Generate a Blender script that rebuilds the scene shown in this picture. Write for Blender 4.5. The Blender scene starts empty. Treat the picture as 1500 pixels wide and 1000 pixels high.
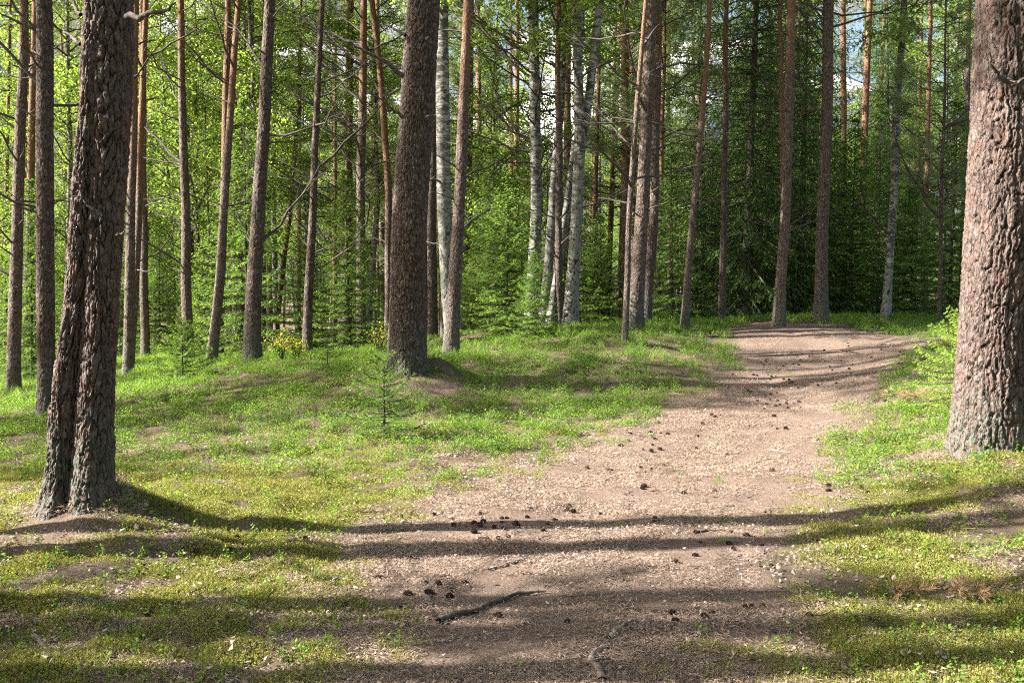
import bpy, math, random
import numpy as np
from mathutils import Vector, Euler

PI = math.pi
sc = bpy.context.scene
COL = sc.collection
random.seed(7)

# ------------------------------------------------------------------ camera, sky, sun, exposure
F_PX = 35.0 / 36.0 * 1500.0
CAM_H = 1.6
PITCH = math.atan(80.0 / F_PX)
cd = bpy.data.cameras.new('camera')
cd.lens = 35.0; cd.sensor_width = 36.0; cd.clip_start = 0.05; cd.clip_end = 9000.0
cam = bpy.data.objects.new('camera', cd)
cam.location = (0, 0, CAM_H)
cam.rotation_euler = (PI / 2 - PITCH, 0, 0)
COL.objects.link(cam)
sc.camera = cam

SUN_EL = math.radians(37.0)
SUN_AZ = math.radians(184.5)          # direction towards the sun, counted from +X towards +Y
w = bpy.data.worlds.new('World'); sc.world = w; w.use_nodes = True
nt = w.node_tree; nt.nodes.clear()
sky = nt.nodes.new('ShaderNodeTexSky'); sky.sky_type = 'NISHITA'; sky.sun_disc = False
sky.sun_elevation = SUN_EL; sky.sun_rotation = math.radians(90.0) - SUN_AZ
sky.air_density = 1.0; sky.dust_density = 4.0; sky.ozone_density = 0.6
bg = nt.nodes.new('ShaderNodeBackground'); bg.inputs['Strength'].default_value = 0.065
wo = nt.nodes.new('ShaderNodeOutputWorld')
nt.links.new(sky.outputs[0], bg.inputs[0]); nt.links.new(bg.outputs[0], wo.inputs[0])
sl = bpy.data.lights.new('sun', 'SUN'); sl.energy = 5.0; sl.angle = math.radians(0.53); sl.color = (1.0, 0.955, 0.89)
sun = bpy.data.objects.new('sun', sl)
sd = Vector((math.cos(SUN_AZ) * math.cos(SUN_EL), math.sin(SUN_AZ) * math.cos(SUN_EL), math.sin(SUN_EL)))
sun.rotation_euler = sd.to_track_quat('Z', 'Y').to_euler(); sun.location = (-20, 0, 20)
COL.objects.link(sun)
sc.view_settings.view_transform = 'Standard'; sc.view_settings.look = 'None'
sc.view_settings.gamma = 1.0; sc.view_settings.use_curve_mapping = False
sc.view_settings.exposure = 2.38
sc.render.engine = 'CYCLES'
sc.cycles.max_bounces = 6; sc.cycles.diffuse_bounces = 3; sc.cycles.transmission_bounces = 6
sc.cycles.glossy_bounces = 2; sc.cycles.caustics_reflective = False; sc.cycles.caustics_refractive = False
sc.cycles.use_denoising = False; sc.cycles.filter_width = 1.15

# ------------------------------------------------------------------ numeric helpers
RNG = np.random.default_rng(11)
TAB = np.random.default_rng(5).random((256, 256))

def vn(x, y, seed=0):
    x = np.asarray(x, float) + seed * 17.31; y = np.asarray(y, float) + seed * 9.77
    xi = np.floor(x).astype(int); yi = np.floor(y).astype(int)
    fx = x - xi; fy = y - yi
    fx = fx * fx * (3 - 2 * fx); fy = fy * fy * (3 - 2 * fy)
    a = TAB[xi & 255, yi & 255]; b = TAB[(xi + 1) & 255, yi & 255]
    c = TAB[xi & 255, (yi + 1) & 255]; d = TAB[(xi + 1) & 255, (yi + 1) & 255]
    return (a * (1 - fx) + b * fx) * (1 - fy) + (c * (1 - fx) + d * fx) * fy

def fbm(x, y, seed=0, octs=3):
    s = 0; a = 0.5; n = 0
    for k in range(octs):
        s = s + a * vn(np.asarray(x) * 2 ** k, np.asarray(y) * 2 ** k, seed + k * 3); n += a; a *= 0.5
    return s / n

def sstep(a, b, x):
    t = np.clip((np.asarray(x, float) - a) / (b - a), 0, 1)
    return t * t * (3 - 2 * t)

def at(u, v, d):
    """point of the world seen at pixel (u, v) at distance d along +Y"""
    a = (u - 750.0) / F_PX; b = -(v - 500.0) / F_PX
    y = math.cos(PITCH) + b * math.sin(PITCH); z = -math.sin(PITCH) + b * math.cos(PITCH)
    k = d / y
    return np.array([a * k, d, CAM_H + z * k])

# ------------------------------------------------------------------ ground height field
# surveyed points of the ground: (u, v, distance)
GP = [(0, 1000, 4.0), (400, 1000, 4.0), (750, 1000, 4.0), (1100, 1000, 4.0), (1500, 1000, 4.0),
      (0, 880, 4.9), (400, 880, 4.95), (800, 880, 5.05), (1200, 880, 4.95), (1500, 880, 4.95),
      (0, 770, 6.1), (165, 768, 6.2), (450, 760, 6.5), (750, 755, 6.7), (1050, 755, 6.8), (1250, 755, 6.65), (1500, 760, 6.2),
      (0, 690, 8.3), (300, 680, 8.5), (600, 665, 8.8), (900, 660, 9.1), (1150, 655, 9.2), (1300, 655, 8.8), (1448, 655, 7.9),
      (67, 607, 13.0), (300, 605, 11.7), (500, 602, 11.2), (700, 600, 11.3), (950, 600, 11.2), (1150, 598, 11.3), (1330, 590, 10.6),
      (598, 550, 12.6), (700, 560, 13.0), (850, 550, 13.3), (1000, 550, 13.6), (1180, 550, 13.8), (1380, 545, 12.0),
      (20, 574, 19.0), (187, 553, 19.0), (212, 524, 24.0), (276, 527, 21.0), (310, 530, 19.5), (369, 531, 17.0),
      (449, 524, 19.0), (530, 520, 22.0), (660, 522, 15.5), (676, 503, 18.0), (780, 492, 17.5), (833, 482, 19.5),
      (915, 497, 16.0), (928, 484, 18.0), (1003, 478, 18.5), (1141, 474, 18.8), (1202, 471, 19.8), (1297, 468, 21.0),
      (1060, 510, 17.0), (1200, 505, 17.0), (1330, 500, 16.5), (1120, 484, 19.5), (1375, 476, 20.0), (1060, 469, 24), (1150, 464, 28), (1250, 462, 28), (1350, 465, 26)]
gx, gy, gz = [], [], []
for (u, v, d) in GP:
    p = at(u, v, d); gx.append(p[0]); gy.append(p[1]); gz.append(p[2])
for (x, y, z) in [(-30, 0, .1), (-12, 4, .0), (-14, 12, -.2), (-30, 25, -1.3), (-35, 50, -1.6), (0, 30, .05), (0, 50, -.5), (-12, 35, -1.0),
                  (12, 30, .9), (25, 30, 1.0), (30, 60, .6), (8, 4, .2), (12, 10, .8), (30, 5, .8), (0, -15, 0), (-25, -15, 0),
                  (25, -15, .3), (-5, 2, .05), (0, 0, 0), (6, 0, .08), (-50, 100, -1.8), (0, 100, -1.2), (50, 100, .2), (14, 18, 1.1), (7, 42, .6)]:
    gx.append(x); gy.append(y); gz.append(z)
gx = np.array(gx); gy = np.array(gy); gz = np.array(gz)
def _U(r2): return 0.5 * r2 * np.log(r2 + 1e-9)
def _warp(x, y):
    x = np.clip(x, -50, 50); y = np.clip(y, -20, 100)
    return x / (np.abs(y) + 6.0) * 12.0, np.sign(y) * np.log1p(np.abs(y) / 5.0) * 9.0
wx, wy = _warp(gx, gy)
nP = len(wx)
K = _U((wx[:, None] - wx) ** 2 + (wy[:, None] - wy) ** 2) + np.eye(nP) * 0.25
Pm = np.stack([np.ones(nP), wx, wy], 1)
A = np.zeros((nP + 3, nP + 3)); A[:nP, :nP] = K; A[:nP, nP:] = Pm; A[nP:, :nP] = Pm.T
sol = np.linalg.solve(A, np.concatenate([gz, np.zeros(3)]))

MOUNDS = []      # (x, y, radius, height)
def _pm(u, v, d, r, h):
    p = at(u, v, d); MOUNDS.append((p[0], p[1], r, h))
_pm(170, 760, 6.35, .30, .15); _pm(120, 770, 6.2, .55, .07); _pm(645, 555, 12.9, .30, .20); _pm(598, 556, 12.6, .7, .08)
_pm(678, 512, 18.0, .7, .22); _pm(520, 578, 11.8, .5, .05); _pm(1448, 660, 7.9, .6, .05)

def height(x, y):
    x = np.asarray(x, float); y = np.asarray(y, float)
    sh = x.shape; X = x.ravel(); Y = y.ravel(); out = np.empty(X.size)
    for s in range(0, X.size, 20000):
        a, b = _warp(X[s:s + 20000], Y[s:s + 20000])
        r2 = (a[:, None] - wx) ** 2 + (b[:, None] - wy) ** 2
        out[s:s + 20000] = _U(r2) @ sol[:nP] + sol[nP] + sol[nP + 1] * a + sol[nP + 2] * b
    for (mx, my, r, h) in MOUNDS:
        out += h * np.exp(-((X - mx) ** 2 + (Y - my) ** 2) / (r * r))
    pm = path_mask(X, Y)
    out += (fbm(X * 0.9, Y * 0.9, 3) - .5) * 0.10
    out += (fbm(X * 5, Y * 5, 4, 2) - .5) * (0.055 * (1 - pm) + 0.016)
    return out.reshape(sh)

# path edges: rows of (v, left u, right u, distance)
PE = [(1000, 330, 1240, 4.0), (900, 430, 1215, 4.85), (800, 480, 1225, 6.0), (740, 600, 1235, 7.0), (700, 740, 1235, 7.9),
      (650, 830, 1250, 9.3), (600, 940, 1275, 11.2), (560, 1040, 1320, 13.2), (530, 1070, 1350, 15.0), (506, 1062, 1345, 17.0), (496, 1066, 1275, 18.2), (489, 1072, 1200, 19.3),
      (484, 1085, 1150, 20.3)]
_py = np.array([e[3] for e in PE])
_pl = np.array([at(e[1], e[0], e[3])[0] for e in PE]); _pr = np.array([at(e[2], e[0], e[3])[0] for e in PE])
_py = np.concatenate([[-20], _py, [22, 40]]); _pl = np.concatenate([[-1.2], _pl, [6.3, 26]]); _pr = np.concatenate([[1.6], _pr, [6.6, 26.4]])
def path_mask(x, y):
    n = (fbm(x * 1.7, y * 1.7, 9) - .5) * 1.0 + (fbm(x * 7, y * 7, 12, 2) - .5) * .35
    l = np.interp(y, _py, _pl); r = np.interp(y, _py, _pr)
    soft = np.interp(y, [4, 8, 20], [.65, .45, .28])
    return sstep(-soft, soft, x - l + n * soft * 1.6) * sstep(-soft, soft, r - x + n * soft * 1.6)

def ground_at(u, v):
    """first hit of the sight line through a pixel with the ground"""
    d0, d1 = 2.5, 60.0
    ds = np.concatenate([np.arange(2.5, 30, .05), np.arange(30, 80, .5)])
    P = np.array([at(u, v, d) for d in ds])
    h = height(P[:, 0], P[:, 1])
    k = np.argmax(P[:, 2] <= h)
    return P[k, 0], P[k, 1], float(h[k])

def gh(x, y): return float(height(np.array([x]), np.array([y]))[0])

# ------------------------------------------------------------------ mesh helpers
class Geo:
    def __init__(s): s.V = []; s.F = {}; s.n = 0; s.A = {}
    def add(s, V, F, **at_):
        V = np.asarray(V, float).reshape(-1, 3); F = np.asarray(F, int)
        s.F.setdefault(F.shape[1], []).append(F + s.n); s.V.append(V)
        for k in set(list(s.A) + list(at_)):
            s.A.setdefault(k, [np.zeros(s.n)] if s.n else [])
            a = at_.get(k, 0.0); s.A[k].append(np.broadcast_to(np.asarray(a, float), (len(V),)).copy())
        s.n += len(V)
    def mesh(s, name, mat, smooth=False):
        me = bpy.data.meshes.new(name)
        V = np.concatenate(s.V); me.vertices.add(len(V)); me.vertices.foreach_set('co', V.ravel().astype(np.float32))
        loops = []; starts = []; tot = 0
        for k, L in s.F.items():
            f = np.concatenate(L); loops.append(f.ravel()); starts.append(tot + np.arange(len(f)) * k); tot += f.size
        loops = np.concatenate(loops); starts = np.concatenate(starts)
        me.loops.add(len(loops)); me.loops.foreach_set('vertex_index', loops.astype(np.int32))
        me.polygons.add(len(starts)); me.polygons.foreach_set('loop_start', starts.astype(np.int32))
        me.update(calc_edges=True)
        me.polygons.foreach_set('use_smooth', np.full(len(starts), smooth))
        for k, L in s.A.items():
            a = me.attributes.new(k, 'FLOAT', 'POINT'); a.data.foreach_set('value', np.concatenate(L).astype(np.float32))
        me.materials.append(mat)
        me.update()
        return me

def link(name, data, parent=None, loc=None, rot=None, scale=None):
    o = bpy.data.objects.new(name, data); COL.objects.link(o)
    if parent is not None: o.parent = parent
    if loc is not None: o.location = loc
    if rot is not None: o.rotation_euler = rot
    if scale is not None: o.scale = (scale,) * 3 if isinstance(scale, (int, float)) else scale
    return o

def tag(o, label=None, cat=None, group=None, kind=None):
    if label: o['label'] = label
    if cat: o['category'] = cat
    if group: o['group'] = group
    if kind: o['kind'] = kind
    return o

def nrm(v): return v / (np.linalg.norm(v, axis=-1, keepdims=True) + 1e-9)

def tube(P, R, n=6, cap=True):
    P = np.asarray(P, float); R = np.asarray(R, float); m = len(P)
    T = nrm(np.gradient(P, axis=0))
    ref = np.array([0, 0, 1.0]) if abs(T[0][2]) < .9 else np.array([1.0, 0, 0])
    S = nrm(np.cross(T, ref)); B = np.cross(T, S)
    a = np.arange(n) * 2 * PI / n
    V = P[:, None, :] + R[:, None, None] * (np.cos(a)[None, :, None] * S[:, None, :] + np.sin(a)[None, :, None] * B[:, None, :])
    i = np.arange(m - 1)[:, None] * n; j = np.arange(n)[None, :]; j2 = (j + 1) % n
    F = np.stack([i + j, i + j2, i + n + j2, i + n + j], -1).reshape(-1, 4)
    return V.reshape(-1, 3), F

def rhombs(C, D, W, L, wd, curl=0.0):
    """leaf shaped quads: C centre, D long axis, W width axis"""
    n = len(C); L = np.broadcast_to(L, (n,))[:, None]; wd = np.broadcast_to(wd, (n,))[:, None]
    N = np.cross(D, W)
    V = np.stack([C - D * L * .5, C + W * wd * .5 + N * curl * L - D * L * .05, C + D * L * .5, C - W * wd * .5 + N * curl * L - D * L * .05], 1)
    return V.reshape(-1, 3), (np.arange(n)[:, None] * 4 + np.arange(4)[None, :])

def rdir(n, rng): return nrm(rng.normal(size=(n, 3)))

def leaf_cloud(g, C, rng, L, up=.3, **kw):
    n = len(C); D = rdir(n, rng); D[:, 2] -= .25; D = nrm(D)
    W = nrm(np.cross(D, rdir(n, rng) + np.array([0, 0, up])))
    l = L * rng.uniform(.7, 1.25, n)
    V, F = rhombs(C, D, W, l, l * .72)
    g.add(V, F, **{k: np.repeat(v, 4) if np.ndim(v) else v for k, v in kw.items()})

def needles(g, P0, P1, m, nl, nw, rng, spread=.9, fwd=.7, tip=0.0, flat=0.35):
    """m needles set along each of the twigs P0 -> P1"""
    n = len(P0)
    t = (np.arange(m)[None, :] + rng.random((n, m))) / m
    C = P0[:, None, :] + (P1 - P0)[:, None, :] * t[..., None]
    A = nrm(P1 - P0)[:, None, :]
    R = rng.normal(size=(n, m, 3)); R[..., 2] *= flat + .3
    R = R - (R * A).sum(-1, keepdims=True) * A; R = nrm(R)
    D = nrm(A * fwd + R * spread)
    W = nrm(np.cross(D, rng.normal(size=(n, m, 3))))
    l = nl * rng.uniform(.75, 1.2, (n, m, 1))
    V = np.stack([C - W * nw * .5, C + W * nw * .5, C + D * l], 2).reshape(-1, 3)
    F = np.arange(n * m * 3).reshape(-1, 3)
    tp = np.broadcast_to(np.asarray(tip, float).reshape(-1, 1) if np.ndim(tip) else tip, (n, m))
    g.add(V, F, tip=np.repeat(tp.reshape(-1), 3))

# ------------------------------------------------------------------ materials
def mat(name):
    m = bpy.data.materials.new(name); m.use_nodes = True
    t = m.node_tree; t.nodes.clear()
    out = t.nodes.new('ShaderNodeOutputMaterial')
    return m, t, out
def N(t, kind, **kw):
    n = t.nodes.new(kind)
    for k, v in kw.items():
        if k in n.inputs: n.inputs[k].default_value = v
        else: setattr(n, k, v)
    return n
def L(t, a, b): t.links.new(a, b)
def ramp(t, src, stops):
    r = t.nodes.new('ShaderNodeValToRGB'); e = r.color_ramp.elements
    while len(e) > 1: e.remove(e[-1])
    e[0].position = stops[0][0]; e[0].color = (*stops[0][1], 1)
    for p, c in stops[1:]:
        x = e.new(p); x.color = (*c, 1)
    L(t, src, r.inputs[0]); return r.outputs[0]
def mixc(t, fac, a, b, mode='MIX'):
    m = t.nodes.new('ShaderNodeMix'); m.data_type = 'RGBA'; m.blend_type = mode
    for s, i in ((fac, 0), (a, 6), (b, 7)):
        if hasattr(s, 'is_output'): L(t, s, m.inputs[i])
        elif i == 0: m.inputs[0].default_value = s
        else: m.inputs[i].default_value = (*s, 1)
    return m.outputs[2]
def math_(t, op, a, b=None, c=None, clamp=False):
    m = t.nodes.new('ShaderNodeMath'); m.operation = op; m.use_clamp = clamp
    for i, s in enumerate((a, b, c)):
        if s is None: continue
        if hasattr(s, 'is_output'): L(t, s, m.inputs[i])
        else: m.inputs[i].default_value = s
    return m.outputs[0]
def attr(t, name): 
    a = t.nodes.new('ShaderNodeAttribute'); a.attribute_name = name; return a.outputs['Fac']
def coords(t, scale):
    tc = t.nodes.new('ShaderNodeTexCoord'); mp = t.nodes.new('ShaderNodeMapping')
    mp.inputs['Scale'].default_value = scale; L(t, tc.outputs['Object'], mp.inputs[0]); return mp.outputs[0]
def noise(t, vec, scale, detail=4, rough=.6):
    n = t.nodes.new('ShaderNodeTexNoise'); L(t, vec, n.inputs['Vector']); n.inputs['Scale'].default_value = scale
    n.inputs['Detail'].default_value = detail; n.inputs['Roughness'].default_value = rough; return n.outputs[0]
def surface(t, out, color, rough=.85, bump=None, bs=.5, bd=.01, spec=.25):
    p = t.nodes.new('ShaderNodeBsdfPrincipled'); p.inputs['Roughness'].default_value = rough
    p.inputs['Specular IOR Level'].default_value = spec
    if hasattr(color, 'is_output'): L(t, color, p.inputs['Base Color'])
    else: p.inputs['Base Color'].default_value = (*color, 1)
    if bump is not None:
        b = t.nodes.new('ShaderNodeBump'); b.inputs['Strength'].default_value = bs; b.inputs['Distance'].default_value = bd
        L(t, bump, b.inputs['Height']); L(t, b.outputs[0], p.inputs['Normal'])
    L(t, p.outputs[0], out.inputs[0]); return p

def pine_bark(name, plate, furrow, orange=(.31, .155, .085), lichen=(.105, .125, .095), vs=1.0, fe_=.8, pale=(.25, .215, .20)):
    m, t, out = mat(name)
    h = attr(t, 'bark'); og = attr(t, 'orng'); li = attr(t, 'lich'); pl = attr(t, 'plate')
    c0 = coords(t, (1, 1, 1)); n1 = noise(t, c0, 14, 4); n2 = noise(t, coords(t, (1, 1, .35)), 90, 4, .65)
    base = mixc(t, pl, plate, tuple(x * 1.5 for x in plate))
    base = mixc(t, math_(t, 'MULTIPLY', n2, .75), base, tuple(min(1, x * .35) for x in plate))
    base = mixc(t, math_(t, 'MULTIPLY', ramp(t, noise(t, coords(t, (1, 1, .45)), 11, 4, .7), [(.5, (0, 0, 0)), (.66, (1, 1, 1))]), .6), base, (plate[0] * 1.55, plate[1] * 1.15, plate[2] * .95))
    grey = mixc(t, ramp(t, n1, [(.5, (0, 0, 0)), (.68, (.8, .8, .8))]), base, pale)
    oc = mixc(t, ramp(t, noise(t, coords(t, (1, 1, .5)), 22, 3), [(.35, (0, 0, 0)), (.7, (1, 1, 1))]), orange, tuple(x * .5 for x in orange))
    col = mixc(t, og, grey, oc)
    ve = t.nodes.new('ShaderNodeTexVoronoi'); ve.feature = 'DISTANCE_TO_EDGE'; ve.inputs['Scale'].default_value = 30
    ad = t.nodes.new('ShaderNodeVectorMath'); ad.operation = 'ADD'; nz = t.nodes.new('ShaderNodeTexNoise'); nz.inputs['Scale'].default_value = 20
    cz = coords(t, (1, 1, .38)); L(t, cz, nz.inputs['Vector']); sc2 = t.nodes.new('ShaderNodeVectorMath'); sc2.operation = 'SCALE'; sc2.inputs['Scale'].default_value = .05
    L(t, nz.outputs['Color'], sc2.inputs[0]); L(t, cz, ad.inputs[0]); L(t, sc2.outputs[0], ad.inputs[1]); L(t, ad.outputs[0], ve.inputs['Vector'])
    fe = ramp(t, ve.outputs['Distance'], [(.02, (fe_, fe_, fe_)), (.16, (0, 0, 0))])
    col = mixc(t, math_(t, 'MULTIPLY', fe, math_(t, 'SUBTRACT', 1.0, math_(t, 'MULTIPLY', og, .6))), col, furrow)
    col = mixc(t, ramp(t, h, [(.06, (1, 1, 1)), (.34, (0, 0, 0))]), col, mixc(t, og, furrow, (.16, .06, .03)))
    lm = math_(t, 'MULTIPLY', li, ramp(t, noise(t, c0, 38, 5, .7), [(.42, (0, 0, 0)), (.6, (1, 1, 1))]))
    col = mixc(t, lm, col, lichen)
    vo = t.nodes.new('ShaderNodeTexVoronoi'); L(t, coords(t, (1, 1, .4)), vo.inputs['Vector']); vo.inputs['Scale'].default_value = 45 * vs
    b = math_(t, 'ADD', math_(t, 'MULTIPLY', math_(t, 'MINIMUM', ve.outputs['Distance'], .2), 3.0), n2)
    surface(t, out, col, .8, b, 1.0, .014 / vs, .3)
    return m
M_PINE = pine_bark('pine_bark', (.175, .122, .103), (.035, .021, .016))
M_PINE_BIG = pine_bark('pine_bark_plated', (.140, .092, .078), (.016, .010, .008), fe_=.35, pale=(.21, .175, .16))
M_PINE_DARK = pine_bark('pine_bark_brown', (.125, .082, .068), (.032, .018, .013))

def birch_bark():
    m, t, out = mat('birch_bark')
    z1 = noise(t, coords(t, (1, 1, 5.0)), 5.5, 4, .6); z2 = noise(t, coords(t, (1, 1, 8)), 20, 3, .6)
    white = mixc(t, ramp(t, z2, [(.35, (0, 0, 0)), (.6, (1, 1, 1))]), (.50, .47, .43), (.19, .18, .16))
    dark = mixc(t, noise(t, coords(t, (1, 1, 1)), 30, 4), (.02, .018, .016), (.11, .11, .09))
    h = attr(t, 'bark'); lo = attr(t, 'orng')
    z3 = noise(t, coords(t, (1, 1, 1.7)), 6.5, 5, .65)
    mk = math_(t, 'MAXIMUM', math_(t, 'MULTIPLY', ramp(t, z1, [(.50, (0, 0, 0)), (.56, (1, 1, 1))]), .9), ramp(t, z3, [(.49, (0, 0, 0)), (.54, (1, 1, 1))]))
    col = mixc(t, mk, white, dark)
    rough = mixc(t, ramp(t, h, [(.2, (1, 1, 1)), (.55, (0, 0, 0))]), mixc(t, noise(t, coords(t, (1, 1, .6)), 16, 4), (.40, .385, .34), (.05, .05, .042)), (.02, .018, .016))
    col = mixc(t, lo, col, rough)
    surface(t, out, col, .7, z2, .4, .01, .3); return m
M_BIRCH = birch_bark()

def simple(name, a, b, sc_=20, rough=.85, bs=.5, spec=.25):
    m, t, out = mat(name); n = noise(t, coords(t, (1, 1, 1)), sc_, 5, .65)
    surface(t, out, mixc(t, ramp(t, n, [(.35, (0, 0, 0)), (.65, (1, 1, 1))]), a, b), rough, n, bs, .01, spec); return m
M_DEAD = simple('dead_branch_bark', (.038, .030, .025), (.12, .10, .085), 26)
M_WOOD_PALE = simple('weathered_wood', (.12, .09, .075), (.30, .245, .20), 30)
M_WOOD_DARK = simple('damp_wood', (.035, .026, .022), (.15, .12, .10), 24)
M_CONE = simple('cone_scales', (.025, .015, .011), (.10, .055, .036), 90, .7)

def foliage(name, a, b, tipc=None, trans=.45, tcol=1.25, rough=.55):
    """leaf material: colour varies from leaf to leaf; light passes through"""
    m, t, out = mat(name)
    gi = t.nodes.new('ShaderNodeNewGeometry'); oi = t.nodes.new('ShaderNodeObjectInfo')
    r = math_(t, 'ADD', math_(t, 'MULTIPLY', gi.outputs['Random Per Island'], .7), math_(t, 'MULTIPLY', oi.outputs['Random'], .3))
    col = mixc(t, r, a, b)
    if tipc: col = mixc(t, attr(t, 'tip'), col, tipc)
    d = t.nodes.new('ShaderNodeBsdfPrincipled'); L(t, col, d.inputs['Base Color']); d.inputs['Roughness'].default_value = rough
    d.inputs['Specular IOR Level'].default_value = .3
    tr = t.nodes.new('ShaderNodeBsdfTranslucent')
    hs = t.nodes.new('ShaderNodeMix'); hs.data_type = 'RGBA'; hs.blend_type = 'MULTIPLY'; hs.inputs[0].default_value = 1.0
    L(t, col, hs.inputs[6]); hs.inputs[7].default_value = (1.5 * tcol, 1.45 * tcol, .7 * tcol, 1); hs.clamp_result = False
    L(t, hs.outputs[2], tr.inputs[0])
    mx = t.nodes.new('ShaderNodeMixShader'); mx.inputs[0].default_value = trans
    L(t, d.outputs[0], mx.inputs[1]); L(t, tr.outputs[0], mx.inputs[2]); L(t, mx.outputs[0], out.inputs[0])
    return m
M_BIRCH_LEAF = foliage('birch_leaf', (.13, .225, .05), (.26, .35, .09), None, .56)
M_PINE_NEEDLE = foliage('pine_needle', (.14, .19, .10), (.25, .30, .175), None, .45, 1.0)
M_SPRUCE_NEEDLE = foliage('spruce_needle', (.045, .095, .025), (.10, .17, .042), (.24, .36, .06), .38)
M_SPRUCE_DARK = foliage('spruce_needle_dark', (.03, .065, .022), (.08, .135, .038), (.18, .28, .06), .36)
M_BILBERRY = foliage('bilberry_leaf', (.05, .12, .018), (.23, .34, .05), None, .45)
M_GRASS = foliage('grass_blade', (.10, .19, .03), (.22, .32, .07), None, .4)
M_MOSS = foliage('moss_tuft', (.075, .085, .018), (.34, .33, .085), None, .25)
M_LITTER = foliage('dry_litter', (.05, .03, .022), (.50, .405, .335), None, .1, .8, .7)
M_NEEDLE_DRY = foliage('fallen_needles', (.09, .052, .035), (.46, .345, .265), None, .1, .8, .6)
M_RUST = foliage('rusty_needles', (.29, .17, .085), (.46, .32, .19), None, .25, .8)
M_YELLOW = foliage('yellow_blossom', (.72, .50, .012), (.85, .66, .03), None, .3, .8)
M_SHRUB = foliage('shrub_leaf', (.07, .15, .02), (.16, .26, .05), None, .4)

def ground_mat():
    m, t, out = mat('forest_floor')
    c = coords(t, (1, 1, 1)); p = attr(t, 'path'); mo = attr(t, 'moss')
    nf = noise(t, c, 85, 6, .75); nm = noise(t, c, 16, 5, .65); nl = noise(t, c, 2.3, 4)
    lit = ramp(t, nf, [(.34, (.03, .02, .015)), (.46, (.15, .105, .08)), (.58, (.28, .21, .165)), (.70, (.46, .375, .31))])
    lit = mixc(t, ramp(t, nm, [(.4, (0, 0, 0)), (.62, (.75, .75, .75))]), lit, mixc(t, nf, (.09, .06, .045), (.27, .20, .155)))
    lit = mixc(t, math_(t, 'MULTIPLY', ramp(t, nl, [(.42, (0, 0, 0)), (.62, (1, 1, 1))]), .75), lit, mixc(t, nf, (.07, .047, .035), (.21, .155, .12)))
    mos = ramp(t, nf, [(.36, (.018, .025, .006)), (.5, (.10, .11, .02)), (.66, (.28, .27, .06))])
    grn = mixc(t, ramp(t, math_(t, 'ADD', nm, math_(t, 'MULTIPLY', mo, .35)), [(.55, (0, 0, 0)), (.72, (1, 1, 1))]), mixc(t, .45, lit, (.07, .055, .03)), mos)
    col = mixc(t, p, grn, lit)
    b = math_(t, 'ADD', nf, math_(t, 'MULTIPLY', nm, 1.5))
    surface(t, out, col, .95, b, .9, .02, .1); return m
M_GROUND = ground_mat()

# ------------------------------------------------------------------ ground sheet
ty = np.concatenate([np.linspace(math.asinh(-25 / 3), math.asinh(2.8 / 3), 26)[:-1], np.linspace(math.asinh(2.8 / 3), math.asinh(26 / 3), 400)[:-1],
                     np.linspace(math.asinh(26 / 3), math.asinh(260 / 3), 50)])
ys = 3 * np.sinh(ty)
s = np.concatenate([-np.linspace(1, 0, 14)[:-1] ** 2 * 14 - .60, np.linspace(-.60, .60, 290), .60 + np.linspace(0, 1, 14)[1:] ** 2 * 14])
Yg = np.repeat(ys[:, None], len(s), 1); Wg = np.sqrt(Yg ** 2 + 6) + .5
Xg = s[None, :] * Wg
Xg = np.where(np.abs(s[None, :]) > 4, np.sign(Xg) * np.minimum(np.abs(Xg), 100 + np.abs(s[None, :]) * 12), Xg)
Zg = height(Xg, Yg)
nr, nc = Xg.shape
i = np.arange(nr - 1)[:, None] * nc; j = np.arange(nc - 1)[None, :]
Fg = np.stack([i + j, i + j + 1, i + nc + j + 1, i + nc + j], -1).reshape(-1, 4)
def moss_mask(x, y):
    fg = sstep(9.5, 7.0, y)
    n = .42 * fbm(x * 1.1, y * 1.1, 21) + .58 * fbm(x * 6, y * 6, 23, 3)
    return np.clip(sstep(.43, .55, n) * (.3 + .7 * fg), 0, 1)
pmv = path_mask(Xg.ravel(), Yg.ravel()); mmv = moss_mask(Xg.ravel(), Yg.ravel())
# bare litter below the centre pine and round the left pine
def bare_mask(x, y):
    m = 0
    for (u, v, d, r) in ((650, 580, 12.0, .42), (90, 785, 6.0, .45)):
        q = at(u, v, d); m = np.maximum(m, np.exp(-((x - q[0]) ** 2 + (y - q[1]) ** 2) / r ** 2))
    return np.clip(m * 1.3 - (fbm(x * 3, y * 3, 31) - .3) * .8, 0, 1)
bmv = bare_mask(Xg.ravel(), Yg.ravel())
g = Geo(); g.add(np.stack([Xg, Yg, Zg], -1), Fg, path=np.maximum(pmv, bmv), moss=mmv)
ground = link('forest_floor', g.mesh('forest_floor', M_GROUND, True))
tag(ground, 'mossy forest floor with a wide path of brown needle litter', None, None, 'structure')

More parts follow.
